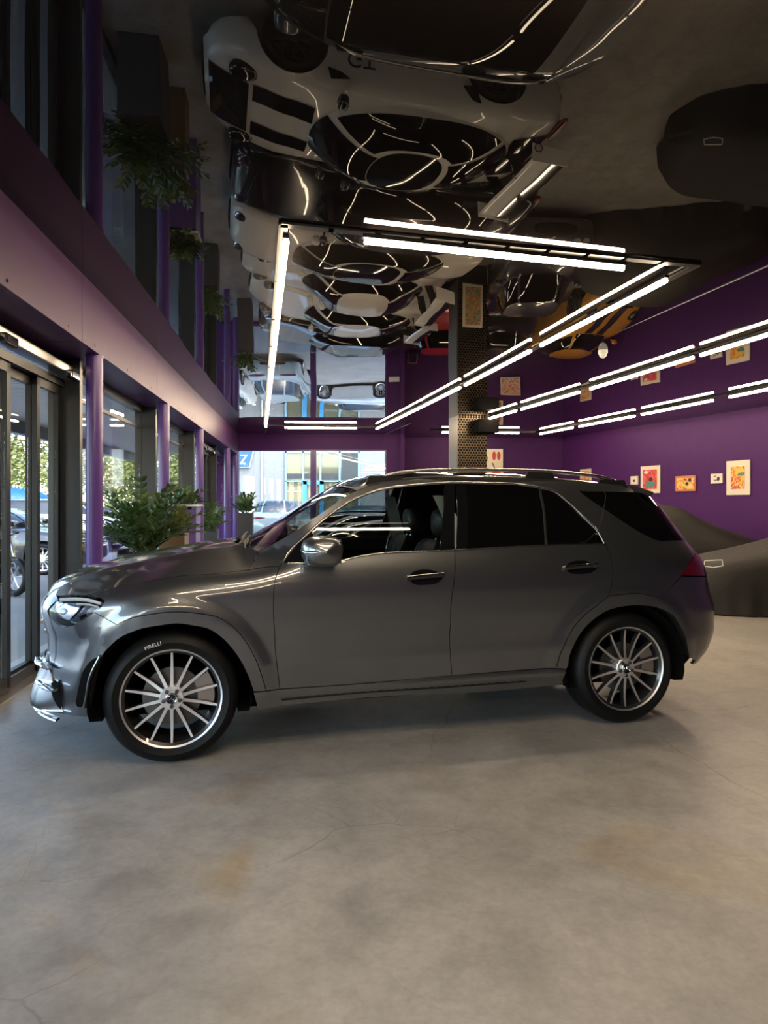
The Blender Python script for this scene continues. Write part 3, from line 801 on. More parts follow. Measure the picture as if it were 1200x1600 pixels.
# light inner trim of the far centre pillar and roof lining
for sg in (1, -1):
    rows = []
    for t in [k / 10 for k in range(11)]:
        w = .75 + (1.60 - .75) * t; s = 1.625 + .035 * t
        p1, n1 = spt(s - .018 - .01 * (1 - t), w, -.05, sg); p2, _ = spt(s + .022 + .01 * (1 - t), w, -.05, sg)
        rows.append([p1, p2])
    MB().grid(rows).build('inner_pillar', M['inner_trim'], SUV, smooth=True)
    # black inner backing of the rear cabin side
MB().grid([[(p[0], p[1] * .97, p[2] - .035) for p in r] for r in symgrid(dens(RE3, 20), dens(RC3, 20), 2.6, 24)]).build('headliner', M['black_matte'], SUV, smooth=True)
MB().box(2.70, 2.74, -.66, .66, .42, 1.5).build('cargo_bulkhead', M['void_black'], SUV)
# ------------------------------------------------------------------ generic car builder (nose towards -x, wheels at local positions)
def car(name, label, cat_, loc, rotz, paint, P, group=None, roofm=None, wheels=True, rimm=None):
    """P: dict of measured profiles. parts: body, cabin, windscreen, side_window, rear_window, wheels, lamps, mirrors"""
    root = empty(name, loc, rotz); tag(root, label, cat_, group)
    L = P['L']; xf, xr, R = P['xf'], P['xr'], P['R']
    top, sh, pl = P['top'], P['sh'], P['plan']   # centre height, shoulder height, half width along x
    zb = P.get('zb', .17); Ra = R + .055
    xs = sorted(set([round(L * i / 46, 4) for i in range(47)] + [round(xw + Ra * math.cos(PI * k / 14), 4) for xw in (xf, xr) for k in range(15)]))
    rows = []
    for x in xs:
        b = pw(x, pl); zs = pw(x, sh); zt = max(pw(x, top), zs + .005)
        e0 = min(1, (min(x, L - x) / .30)); rise = .13 * (1 - e0) ** 2
        half = [(0.0, zb + rise), (b * .80, zb + rise), (b * .965, zb + .05 + rise), (b * .99, zb + .14 + rise), (b, zb + (zs - zb) * .48), (b * 1.0, zb + (zs - zb) * .66), (b * .985, zb + (zs - zb) * .84), (b * .95, zs - .02), (b * .88, zs + (zt - zs) * .28), (b * .72, zs + (zt - zs) * .62), (b * .45, zs + (zt - zs) * .9), (0, zt)]
        # muscular arches
        for k in range(3, 7):
            y, z = half[k]
            for xw, am in ((xf, P.get('arch_f', .02)), (xr, P.get('arch_r', .03))):
                q = math.exp(-((x - xw) / (Ra * 1.15)) ** 2); y += am * q
            half[k] = (y, z)
        za = 0
        for xw in (xf, xr):
            if abs(x - xw) < Ra + 1e-6: za = max(za, R + math.sqrt(max(0, Ra * Ra - (x - xw) ** 2)))
        pts = []
        for k, (y, z) in enumerate(half):
            if za and k >= 1 and z < za: z = min(za, zs - .03)
            pts.append((x, -y, z))
        full = pts + [(p[0], -p[1], p[2]) for p in reversed(pts[1:-1])] + [pts[0]]
        rows.append(full)
    mb = MB().grid(rows)
    n = len(rows[0])
    mb.f.append(tuple(range(n - 1))); mb.f.append(tuple(range((len(rows) - 1) * n, len(rows) * n - 1))[::-1])
    body = mb.build('body', paint, root, auto=48)
    w_ = MB()
    for xw in (xf, xr):
        for sg in (1, -1):
            rws = []
            for k in range(15):
                a = PI * k / 14
                b = pw(xw, pl)
                rws.append([(xw + Ra * 1.0 * math.cos(a), -sg * (b - .02), R + Ra * math.sin(a) * 1.0), (xw + Ra * math.cos(a), -sg * (b - .30), R + Ra * math.sin(a)), (xw, -sg * (b - .30), R)])
            w_.grid(rws)
    w_.build('wheel_well', M['void_black'], root)
    # cabin shell
    g = P['cab']; x0b, x1b, hb, zb0, x0r, x1r, hr, zr = g['x0b'], g['x1b'], g['hb'], g['zb'], g['x0r'], g['x1r'], g['hr'], g['zr']
    ne = g.get('n', 3.0)
    def shell(a, t, off=0.0):
        ts = t
        xa = x0b + (x0r - x0b) * ts; xb = x1b + (x1r - x1b) * ts; hw = hb + (hr - hb) * ts ** 1.1
        z = zb0 + (zr - zb0) * math.sin(ts * PI / 2) ** .9 if g.get('round', 1) else zb0 + (zr - zb0) * ts
        xc, la = (xa + xb) / 2, (xb - xa) / 2
        c, s = math.cos(a), math.sin(a); N = (abs(c) ** ne + abs(s) ** ne) ** (1 / ne)
        zz = z
        if 'zbr' in g: zz += (g['zbr'] - zb0) * (1 - ts) * (c / N * .5 + .5)
        return Vector((xc + (la + off) * c / N, (hw + off) * s / N, zz + off * .6))
    rws = [[shell(2 * PI * k / 72, t / 20) for k in range(73)] for t in range(21)]
    crown = g.get('crown', .03)
    for q in (.9, .75, .5, .25, 0.02):
        c0 = (x0r + x1r) / 2
        rws.append([Vector((c0 + (p.x - c0) * q, p.y * q, p.z + crown * (1 - q * q))) for p in rws[20]])
    cabin = MB().grid(rws).build('cabin', paint, root, auto=60)
    if roofm:
        MB().grid([[(p[0], p[1], p[2] + .008) for p in r] for r in rws[20:]]).build('roof_panel', roofm, cabin, smooth=True)
    wt1 = .995 if roofm else .95
    def patch(nm, a0, a1, t0, t1, m, par):
        na = max(6, int(abs(a1 - a0) / .06)); 
        return MB().grid([[shell(a0 + (a1 - a0) * k / na + (g.get('rake', 0) * 0), t0 + (t1 - t0) * i / 20, .010) for k in range(na + 1)] for i in range(21)]).build(nm, m, par, smooth=True)
    gm = P.get('glass', M['privacy_glass'])
    fa = g.get('fa', .52); ra = g.get('ra', .50); ap = g.get('ap', .10)
    patch('windscreen', PI - fa, PI + fa, .04, wt1, gm, cabin)
    patch('rear_window', -ra, ra, .08, .92, gm, cabin)
    for sg in (1, -1):
        patch('side_window', sg * (ra + ap), sg * (PI - fa - ap), .10, .86, gm, cabin)
    if wheels:
        for xw in (xf, xr):
            for sg in (1, -1):
                b = pw(xw, pl); wid = P.get('tw', .24)
                wheel(root, (xw, -sg * (b + .015 - wid / 2), R), R, R * P.get('rim', .74), wid, P.get('nsp', 10), rimm, .0, flip=(sg < 0), full=0, spm=rimm, facem=rimm)
    # lamps on both ends, bumper openings
    def lamp(nm, x, y, z, rx, ry, rz, m):
        for sg in (1, -1): MB().ball((x, -sg * y, z), rx, ry, rz, 18, 10, e=.8).build(nm, m, root, smooth=True)
    for k, (x, y, z, rx, ry, rz) in enumerate(P.get('hl', [])): lamp('headlight', x, y, z, rx, ry, rz, M['lamp_silver'] if P.get('hlm', 1) else M['black_gloss'])
    for (x, y, z, rx, ry, rz) in P.get('tl', []): lamp('taillight', x, y, z, rx, ry, rz, M['tail_red'])
    for (x, y, z, rx, ry, rz) in P.get('in', []):
        MB().ball((x, y, z), rx, ry, rz, 18, 8, e=.5).build('bumper_intake', M['void_black'], root, smooth=True)
    mz = zb0 + .10; mx = x0b + .30
    for sg in (1, -1):
        mm = MB(); mm.ball((mx, -sg * (hb + .105), mz + .03), .07, .085, .065, 14, 8, e=.7); mm.tube([(mx, -sg * (hb - .03), mz - .03), (mx, -sg * (hb + .1), mz)], .02, 6)
        mm.build('wing_mirror', paint if P.get('mirror_paint', 1) else M['black_gloss'], root, smooth=True)
    return root

COUPE = dict(L=4.5, xf=.98, xr=3.44, R=.345, zb=.13, rim=.76, nsp=10, tw=.27,
    top=[(0, .50), (.15, .58), (.5, .69), (1.0, .80), (1.45, .90), (2.2, .95), (3.0, .97), (3.6, .93), (4.1, .85), (4.4, .74), (4.5, .62)],
    sh=[(0, .44), (.15, .52), (.5, .66), (.98, .80), (1.5, .84), (2.3, .86), (3.0, .88), (3.5, .90), (4.1, .82), (4.4, .70), (4.5, .58)],
    plan=[(0, .50), (.08, .67), (.25, .79), (.6, .865), (1.0, .88), (1.8, .865), (2.6, .88), (3.4, .915), (4.1, .86), (4.35, .77), (4.46, .63), (4.5, .53)], arch_f=.02, arch_r=.03,
    cab=dict(x0b=1.25, x1b=3.95, hb=.80, zb=.86, zbr=.88, x0r=2.05, x1r=3.0, hr=.55, zr=1.25, n=2.5, fa=.60, ra=.55, ap=.09, crown=.035),
    hlm=0, hl=[(.44, .66, .655, .17, .11, .09)], tl=[(4.42, .55, .74, .06, .28, .04)], **{'in': [(.03, 0, .30, .06, .5, .10), (4.46, 0, .30, .06, .6, .1)]})
SEDAN = dict(L=4.75, xf=.92, xr=3.72, R=.34, zb=.17, rim=.72, nsp=12, tw=.24,
    top=[(0, .62), (.1, .72), (.4, .84), (1.0, .95), (1.45, 1.02), (2.5, 1.04), (3.6, 1.06), (4.2, 1.07), (4.65, 1.02), (4.75, .85)],
    sh=[(0, .58), (.1, .68), (.4, .80), (.9, .90), (1.5, .95), (2.5, .97), (3.6, .99), (4.3, .99), (4.65, .93), (4.75, .80)],
    plan=[(0, .62), (.08, .76), (.3, .87), (.9, .92), (2.4, .93), (3.8, .92), (4.4, .87), (4.68, .76), (4.75, .64)], arch_f=.01, arch_r=.015,
    cab=dict(x0b=1.25, x1b=4.2, hb=.86, zb=.97, zbr=1.02, x0r=2.05, x1r=3.45, hr=.60, zr=1.40, n=3, fa=.50, ra=.46, ap=.06, crown=.03),
    hl=[(.25, .60, .70, .19, .17, .07)], tl=[(4.66, .60, .88, .07, .24, .06)], **{'in': [(.02, 0, .42, .05, .5, .14)]})
SUVP = dict(L=4.9, xf=.90, xr=3.82, R=.37, zb=.22, rim=.72, nsp=10, tw=.25,
    top=[(0, .78), (.08, .92), (.4, 1.05), (1.0, 1.14), (1.4, 1.2), (3.6, 1.2), (4.6, 1.2), (4.85, 1.1), (4.9, .95)],
    sh=[(0, .72), (.08, .86), (.4, .98), (1.0, 1.06), (1.5, 1.1), (3.6, 1.13), (4.6, 1.12), (4.85, 1.0), (4.9, .9)],
    plan=[(0, .66), (.08, .80), (.3, .90), (.9, .96), (2.4, .96), (3.9, .97), (4.6, .93), (4.82, .86), (4.9, .74)], arch_f=.01, arch_r=.015,
    cab=dict(x0b=1.15, x1b=4.72, hb=.90, zb=1.08, zbr=1.12, x0r=1.95, x1r=4.2, hr=.66, zr=1.62, n=3.4, fa=.48, ra=.42, ap=.06, crown=.04),
    hl=[(.23, .64, .84, .17, .17, .08)], tl=[(4.84, .55, 1.0, .06, .32, .05)], **{'in': [(.02, 0, .50, .05, .55, .16), (4.86, 0, .40, .06, .5, .08)]})
ROADSTER = dict(L=3.95, xf=.72, xr=2.98, R=.30, zb=.16, rim=.66, nsp=16, tw=.19,
    top=[(0, .56), (.1, .66), (.4, .74), (1.0, .84), (1.5, .90), (2.4, .92), (3.4, .88), (3.8, .76), (3.95, .6)],
    sh=[(0, .5), (.1, .62), (.4, .70), (.9, .80), (1.5, .83), (2.4, .85), (3.3, .82), (3.8, .70), (3.95, .56)],
    plan=[(0, .58), (.06, .70), (.3, .79), (1.0, .82), (2.0, .83), (3.2, .82), (3.75, .74), (3.95, .6)], arch_f=.01, arch_r=.02,
    cab=dict(x0b=1.15, x1b=3.2, hb=.72, zb=.84, zbr=.86, x0r=1.75, x1r=2.7, hr=.55, zr=1.22, n=2.8, fa=.55, ra=.5, ap=.08, crown=.03),
    hl=[(.09, .58, .64, .06, .085, .085), (.07, .40, .64, .06, .085, .085)], tl=[(3.88, .6, .7, .04, .07, .07)], **{'in': [(.0, 0, .45, .05, .4, .09)]})
def paint(nm, col, metal=.0, rough=.3): return mat(nm, col, rough, metal, 1.0)
M['white_paint'] = paint('white_car_paint', (.72, .70, .66))
M['cream_paint'] = paint('pearl_white_paint', (.68, .64, .58))
M['jet_paint'] = paint('black_car_paint', (.008, .008, .009), 0, .2)
M['red_paint'] = paint('red_car_paint', (.42, .012, .02))
M['yellow_paint'] = paint('yellow_car_paint', (.72, .33, .02))
M['ice_paint'] = paint('pale_blue_car_paint', (.24, .29, .31))
M['silver_paint'] = paint('silver_car_paint', (.45, .46, .47), .6)
M['rim_silver'] = mat('bright_alloy', (.55, .55, .56), .3, 1.0)
M['rim_dark'] = mat('dark_blue_alloy', (.015, .018, .04), .3, .5, .6)
PHI = math.radians(14.2)
def put(nose_x, nose_y, rz):      # car origin is its nose on the floor
    return (nose_x, nose_y, 0), rz

def wing(root, x, z, half, chord, m, ends=True, endm=None):
    mb = MB()
    prof = [(0, 0), (.12 * chord, .03), (.45 * chord, .035), (chord, .05), (chord, .04), (.4 * chord, .0), (.1 * chord, -.012)]
    mb.prism([(x + a, z + b) for a, b in prof], -half, half)
    w = mb.build('rear_wing', m, root, auto=40)
    MB().box(x + chord * .62, x + chord + .02, -half, half, z + .046, z + .062).build('wing_trailing_strip', M['black_gloss'], w)
    for sg in (1, -1):
        if ends: MB().prism([(x - .03, z - .16), (x + chord + .03, z - .10), (x + chord + .05, z + .10), (x - .02, z + .06)], -sg * half - .006, -sg * half + .006).build('wing_endplate', endm or m, w)
        MB().prism([(x - .12, z - .30), (x + .05, z - .32), (x + .20 * chord + .10, z + .02), (x + .02, z + .02)], -sg * .33 - .012, -sg * .33 + .012).build('wing_strut', M['black_gloss'], w)
    return w

# white track coupe right behind the SUV
A = car('sports_car', 'white sports car with black bonnet vents, black roof and tall rear wing behind the SUV', 'car', (-2.19, 8.2, 0), PHI, M['white_paint'], dict(COUPE, cab=dict(COUPE['cab'], zr=1.27), mirror_paint=0), roofm=M['black_gloss'], rimm=M['rim_dark'])
wing(A, 3.95, 1.30, .88, .42, M['white_paint'], endm=M['white_paint'])
def deck_strip(root, nm, P, x0, x1, y0, y1, m, dz=.012, y0b=None, y1b=None):
    y0b = y0 if y0b is None else y0b; y1b = y1 if y1b is None else y1b
    rows = []
    for i in range(15):
        x = x0 + (x1 - x0) * i / 14; row = []
        ya, yb_ = y0 + (y0b - y0) * i / 14, y1 + (y1b - y1) * i / 14
        for j in range(7):
            y = ya + (yb_ - ya) * j / 6
            b = pw(x, P['plan']); zs = pw(x, P['sh']); zt = max(pw(x, P['top']), zs + .005); a = min(1, abs(y) / b)
            z = zs + (zt - zs) * pw(a, [(0, 1), (.45, .9), (.72, .62), (.88, .28), (.95, -.15)])
            row.append((x, y, z + dz))
        rows.append(row)
    return MB().grid(rows).build(nm, m, root, smooth=True)
for y0, y1 in ((-.52, -.22), (.22, .52)): deck_strip(A, 'bonnet_vent', COUPE, .55, 1.28, y0, y1, M['black_gloss'])
deck_strip(A, 'front_splitter_panel', COUPE, .05, .5, -.5, .5, M['black_gloss'], .015)
deck_strip(A, 'engine_cover', COUPE, 3.86, 4.35, -.48, .48, M['black_gloss'], .015)
def side_patch(root, nm, pts, m, sg=1):
    MB().prism([(a, b) for a, b in pts], -sg * .955, -sg * .935).build(nm, m, root, bevel=.004)
side_patch(A, 'side_intake', [(3.0, .62), (3.12, .76), (3.22, .78), (3.16, .60)], M['void_black'])
side_patch(A, 'fender_vent', [(1.36, .66), (1.40, .78), (1.62, .76), (1.52, .70)], M['void_black'])
text_mesh('door_lettering', 'GT', .26, M['rim_dark'], A, depth=.004, M=Matrix.Translation((1.75, -.935, .52)) @ Matrix.Rotation(PI / 2, 4, 'X'))
MB().lathe([(.045, -.004), (.055, 0), (.045, .004)], 24).build('fuel_roundel', M['mark_grey'], A, loc=(4.0, -.895, 1.2))
# the rest of the row, front to back
B_ = car('sedan', 'long black saloon with silver multi-spoke wheels behind the white winged car, seen in the ceiling', 'car', (-2.30, 10.12, 0), PHI, M['jet_paint'], dict(SEDAN, cab=dict(SEDAN['cab'], zr=1.33)), rimm=M['rim_silver'])
C_ = car('convertible', 'white car with very large black windscreen and roof third in the parked row', 'car', (-2.75, 12.03, 0), PHI, M['cream_paint'], dict(SEDAN, L=4.6, cab=dict(SEDAN['cab'], x0b=1.1, x1b=4.0, x0r=1.9, x1r=3.1, zr=1.30)), roofm=M['black_gloss'], rimm=M['rim_silver'])
D_ = car('sports_car', 'cream sports car with fixed rear wing between white car with black roof and chrome-trimmed coupe', 'car', (-2.95, 13.95, 0), PHI, M['cream_paint'], COUPE, rimm=M['rim_dark'])
wing(D_, 4.0, 1.20, .80, .34, M['cream_paint'])
E_ = car('sports_car', 'white sports car with chrome window edge and rear wing, second last before the back window', 'car', (-3.15, 15.85, 0), PHI, M['white_paint'], COUPE, rimm=M['rim_silver'])
wing(E_, 4.0, 1.20, .80, .34, M['white_paint'])
F_c = car('sedan', 'black car nearest the back window with pale sky along its windscreen edge', 'car', (-3.25, 17.7, 0), PHI, M['jet_paint'], dict(SEDAN, L=4.4, xr=3.4, cab=dict(SEDAN['cab'], x1b=3.9, x1r=3.1, zr=1.30), plan=[(min(4.4, a), b) for a, b in SEDAN['plan'][:-2]] + [(4.35, .74), (4.4, .64)], top=SEDAN['top'][:-2] + [(4.35, 1.0), (4.4, .85)], sh=SEDAN['sh'][:-2] + [(4.35, .92), (4.4, .8)], tl=[(4.34, .60, .88, .05, .2, .05)]), rimm=M['rim_silver'])
# right-hand bay
R90 = PI / 2
I_ = car('classic_car', 'small dark classic car with four round headlamps, mirrored right of the light loop', 'car', (3.25, 12.7, 0), R90, paint('navy_paint', (.012, .012, .02)), ROADSTER, rimm=M['rim_silver'])
J_ = car('convertible', 'shiny black car between the red and the yellow car at the back wall', 'car', (3.30, 16.85, 0), R90, M['jet_paint'], ROADSTER, rimm=M['rim_silver']); J_.scale = (.92, .90, 1)
L_ = car('sports_car', 'red car by the back wall behind the patterned column', 'car', (1.55, 16.42, 0), R90, M['red_paint'], COUPE, rimm=M['rim_dark']); L_.scale = (.86, .92, 1)
K_ = car('sports_car', 'yellow sports car with two black bonnet stripes near the back wall', 'car', (5.95, 16.75, 0), math.radians(108), M['yellow_paint'], COUPE, rimm=M['rim_dark']); K_.scale = (.90, .92, 1)
for y0, y1 in ((-.30, -.08), (.08, .30)): deck_strip(K_, 'bonnet_stripe', COUPE, .1, 1.3, y0, y1, M['black_gloss'])
deck_strip(K_, 'grille_panel', COUPE, .02, .16, -.45, .45, M['void_black'])
# ------------------------------------------------------------------ room materials
m = M['concrete'] = mat('polished_concrete', (.3, .29, .27), .42)
g_ = gpos(m)
n1 = noise(m, .7, 4, .55, g_, .2); n2 = noise(m, 3.4, 6, .62, g_, .3); n3 = noise(m, 42, 4, .6, g_); n4 = noise(m, 15, 5, .65, g_, .5)
def mul(a, b, fac=1.0, facsock=None):
    x = nd(m, 'ShaderNodeMix', data_type='RGBA', blend_type='MULTIPLY'); x.inputs['Factor'].default_value = fac
    if facsock is not None: lk(m, facsock, x.inputs['Factor'])
    lk(m, a, x.inputs[6])
    if isinstance(b, tuple): x.inputs[7].default_value = (*b, 1)
    else: lk(m, b, x.inputs[7])
    return x.outputs[2]
cc = ramp(m, n1, [(.0, (.20, .19, .175)), (.5, (.315, .30, .275)), (1, (.43, .41, .37))])
cc = mul(cc, ramp(m, n2, [(0, (.40, .40, .42)), (.5, (1, 1, 1)), (1, (1.45, 1.43, 1.38))]))
cc = mul(cc, ramp(m, n4, [(0, (.72, .72, .72)), (.5, (1, 1, 1)), (1, (1.22, 1.21, 1.2))]))
cc = mul(cc, ramp(m, n3, [(.1, (.86, .86, .86)), (.5, (1, 1, 1)), (.9, (1.1, 1.1, 1.1))]))
# ochre stains, darker oil patches
cc = mul(cc, (1.0, .80, .52), facsock=ramp(m, noise(m, 1.1, 3, .5, g_, 1.0), [(.58, (0, 0, 0)), (.78, (.75, .75, .75))]))
cc = mul(cc, (.62, .63, .66), facsock=ramp(m, noise(m, 1.9, 4, .55, g_, .6), [(.60, (0, 0, 0)), (.78, (.8, .8, .8))]))
# hairline cracks, two sizes, only in places
nz = nd(m, 'ShaderNodeTexNoise', Scale=3.0, Detail=4); lk(m, g_, nz.inputs['Vector'])
vm = nd(m, 'ShaderNodeVectorMath', operation='MULTIPLY_ADD'); lk(m, nz.outputs['Color'], vm.inputs[0]); vm.inputs[1].default_value = (.20, .20, .20); lk(m, g_, vm.inputs[2])
for sc_, th_, ms_, lo_ in ((.55, .0026, .6, .44), (1.5, .0035, .9, .42)):
    vo = nd(m, 'ShaderNodeTexVoronoi', feature='DISTANCE_TO_EDGE', voronoi_dimensions='2D', Scale=sc_); lk(m, vm.outputs[0], vo.inputs['Vector'])
    ck = ramp(m, vo.outputs['Distance'], [(0, (.45, .42, .38)), (th_, (1, 1, 1))])
    cc = mul(cc, ck, facsock=ramp(m, noise(m, ms_, 2, .5, g_), [(lo_, (0, 0, 0)), (lo_ + .16, (.75, .75, .75))]) if sc_ < 1 else ramp(m, noise(m, ms_, 2, .5, g_), [(.5, (0, 0, 0)), (.62, (.6, .6, .6))]))
lk(m, cc, bsdf(m).inputs['Base Color'])
lk(m, ramp(m, n2, [(0, (.20, .20, .20)), (1, (.60, .60, .60))]), bsdf(m).inputs['Roughness'])
bump(m, n3, .06, .004)
m = M['stretch'] = mat('black_stretch_ceiling', (.010, .008, .007), .0, 0, 0, .5, ior=1.44)
bsdf(m).inputs['Specular IOR Level'].default_value = .5
bn = noise(m, .55, 1.5, .45, gpos(m)); bump(m, bn, 1.0, CEIL_BUMP)
def painted(nm, col, rough=.55):
    m = mat(nm, col, rough)
    f = noise(m, 5, 5, .6, gpos(m)); lk(m, ramp(m, f, [(.3, tuple(c * .93 for c in col)), (.7, tuple(min(1, c * 1.06) for c in col))]), bsdf(m).inputs['Base Color'])
    bsdf(m).inputs['Specular IOR Level'].default_value = .18
    bump(m, noise(m, 120, 2, .5, gpos(m)), .05, .002); return m
M['purple_wall'] = painted('purple_wall_paint', (.066, .016, .112), .5)
M['purple_beam'] = painted('mauve_beam_paint', (.050, .017, .072), .45)
M['purple_post'] = mat('glossy_purple_post', (.085, .035, .20), .3)
M['frame_dark'] = mat('anthracite_window_frame', (.017, .020, .021), .4)
M['frame_black'] = mat('black_window_frame', (.007, .007, .007), .4, spec=.3)
M['pane'] = glass('window_pane', (.93, .96, .95), 0, 1.45)
M['alu'] = mat('brushed_aluminium', (.55, .53, .5), .3, .9)
M['strip_metal'] = mat('dull_edge_metal', (.16, .16, .16), .45, .8)
M['white_plastic'] = mat('white_plastic', (.7, .7, .68), .4)

# ------------------------------------------------------------------ shell
XL = lambda y, off=0.0: -2.457 - .117 * y + off
TH = math.atan(.117)
FM = Matrix.Translation((-2.457, 0, 0)) @ Matrix.Rotation(TH, 4, 'Z')     # facade frame: x into the room, y along the glass
CZ = 3.56
def rw(y): return 5.63 + (21.1 - y) * .3236
poly = [(XL(-6, -.35), -6), (XL(20.1, -.35), 20.1), (.49, 20.1), (.49, 21.0), (5.68, 21.15), (rw(-6), -6)]
# floor slab with thickness
struct(MB().prism(poly, -.15, 0, axis='z').build('floor', M['concrete']))
# mirror-gloss stretch ceiling: gentle sag
rows = []
def sag(x, y): return -CEIL_SAG * sstep(6.0, 11.5, y) * sstep(20.0, 14.0, y)
for i in range(91):
    y = -6.2 + 27.6 * i / 90
    rows.append([(x, y, CZ + sag(x, y)) for x in [-5.2 + 20.2 * k / 40 for k in range(41)]])
struct(MB().grid(rows).build('ceiling', M['stretch'], smooth=True))
struct(MB().prism([(-5.6, -6.5), (-5.6, 21.6), (15.5, 21.6), (15.5, -6.5)], 3.72, 3.95, axis='z').build('roof_slab', M['frame_dark']))
def wall(name, a, b, z0, z1, th, mm):
    a, b = Vector((*a, 0)), Vector((*b, 0)); d = (b - a).normalized(); n = Vector((-d.y, d.x, 0))
    P = [a, b, b + n * th, a + n * th]
    return struct(MB().prism([(p.x, p.y) for p in P], z0, z1, axis='z').build(name, mm))
wall('wall_right', (rw(-6.2), -6.2), (rw(21.15), 21.15), 0, 3.75, -.2, M['purple_wall'])
wall('wall_back', (.49, 20.98), (5.9, 21.14), 0, 3.75, .2, M['purple_wall'])
wall('wall_return', (.49, 19.9), (.49, 21.2), 0, 3.75, -.12, M['purple_wall'])
wall('wall_front', (XL(-6) - .3, -6), (rw(-6), -6), 0, 3.75, -.2, M['purple_wall'])
# back window wall: header, end pier, sill, centre mullion, panes
wx0, wx1 = XL(20) + .42, .08
bw = struct(MB().box(-5.2, .60, 20.0, 20.2, 3.10, 3.75).box(wx1, .60, 20.0, 20.2, 0, 3.10).box(-5.2, wx0, 20.0, 20.2, 0, 3.1).box(wx0, wx1, 20.0, 20.2, 0, .12).build('wall_window_side', M['purple_wall']))
w1 = struct(MB().box(wx0, wx1, 20.02, 20.10, 3.06, 3.10).box(wx0, wx0 + .05, 20.02, 20.1, .12, 3.06).box(wx1 - .05, wx1, 20.02, 20.1, .12, 3.06).box(-2.19, -2.02, 20.0, 20.12, .12, 3.06).box(wx0, wx1, 20.02, 20.1, .12, .18).build('window_1', M['purple_post']))
for a, b in ((wx0 + .05, -2.19), (-2.02, wx1 - .05)):
    MB().box(a, b, 20.05, 20.06, .18, 3.06).build('window_pane', M['pane'], w1)

# facade beam: boxed panels with open seams and bolt holes
seams = [-6, -3.1, -.1, 2.9, 5.9, 8.9, 12.0, 15.0, 18.0, 20.0]
for i in range(len(seams) - 1):
    a, b = seams[i] * 1.0068 + .003, seams[i + 1] * 1.0068 - .003
    o = MB().box(-.10, .476, a, b, 2.95, 3.57).build('trim_%d' % (i + 1), M['purple_beam'], bevel=.004); o.matrix_world = FM; struct(o)
    h = MB()
    for q in (a + .35, b - .35, (a + b) / 2): h.lathe([(0, 0), (.014, 0)], 12, M=Matrix.Translation((.480, q, 3.0)) @ Matrix.Rotation(-PI / 2, 4, 'Z'))
    h.build('bolt_hole', M['void_black'], o)
# round posts under the beam
for k, y in enumerate((3.25, 6.52, 9.72, 13.0, 17.55, 19.72)):
    x = XL(y, .41)
    p = MB().lathe([(0, 0), (.078, 0), (.078, 2.93), (.085, 2.93), (.085, 2.95), (0, 2.95)], 32, axis='z').build('column_%d' % (k + 1), M['purple_post'], auto=40, loc=(x, y, 0)); struct(p)
# glazing bays
mull = [-6.0, -3.5, -.2, 3.2, 6.62, 9.98, 13.38, 16.75, 20.0]
wn = 2
for i in range(len(mull) - 1):
    a, b = mull[i] * 1.0068, mull[i + 1] * 1.0068
    door = i == 3 or i == 6
    nm = ('door_%d' % (1 if i == 3 else 2)) if door else 'window_%d' % wn
    if not door: wn += 1
    fr = MB()
    fr.box(-.05, .05, a, b, 2.86, 2.96).box(-.05, .05, a, b, 0.0, .10)
    fr.box(-.06, .03, a - .04, a + .07, .0, 2.95).box(.03, .235, a - .03, a + .05, 0, 2.95)
    f = fr.build(nm, M['frame_dark']); f.matrix_world = FM; struct(f)
    if not door:
        MB().box(-.006, .006, a + .07, b - .04, .10, 2.86).build('window_pane', M['pane'], f)
        MB().box(-.02, .02, a + .07, b - .04, 2.62, 2.66).build('transom_bar', M['frame_dark'], f)
    else:
        MB().box(-.05, .09, a, b, 2.66, 2.73).build('door_head', M['frame_black'], f)
        MB().box(.03, .17, a + .25, b - .02, 2.775, 2.865).build('door_operator', M['alu'], f, bevel=.01)
        MB().box(-.006, .006, a + .07, b - .04, 2.73, 2.86).build('transom_pane', M['pane'], f)
        for q in (b - .13, b - 1.55):
            MB().box(.17, .235, q - .11, q + .11, 2.72, 2.80).build('door_sensor', M['black_gloss'], f, bevel=.015)
        lv = [(a + .08, b - 2.2), (b - 2.27, b - 1.18), (b - 1.26, b - .56), (b - .64, b - .06)]
        for k, (p, q) in enumerate(lv):
            x0 = .02 if k % 2 else -.04
            d = MB().box(x0, x0 + .045, p, p + .07, .03, 2.66).box(x0, x0 + .045, q - .07, q, .03, 2.66).box(x0, x0 + .045, p, q, .03, .12).box(x0, x0 + .045, p, q, 2.58, 2.66).build('door_leaf', M['frame_black'], f)
            MB().box(x0 + .018, x0 + .026, p + .07, q - .07, .12, 2.58).build('door_pane', M['pane'], d)
        MB().box(-.06, .16, a, b, 0, .012).build('door_track', M['alu'], f)
# thin weld seam in the ceiling
struct(MB().tube([(3.29 + .2293 * 5.76, 0, CZ - .004), (3.29, 5.76, CZ - .004), (.46, 18.1, CZ - .004 + sag(0, 18.1)), (.0, 20.1, CZ - .004)], .0045, 6).build('trim_21', M['alu']))

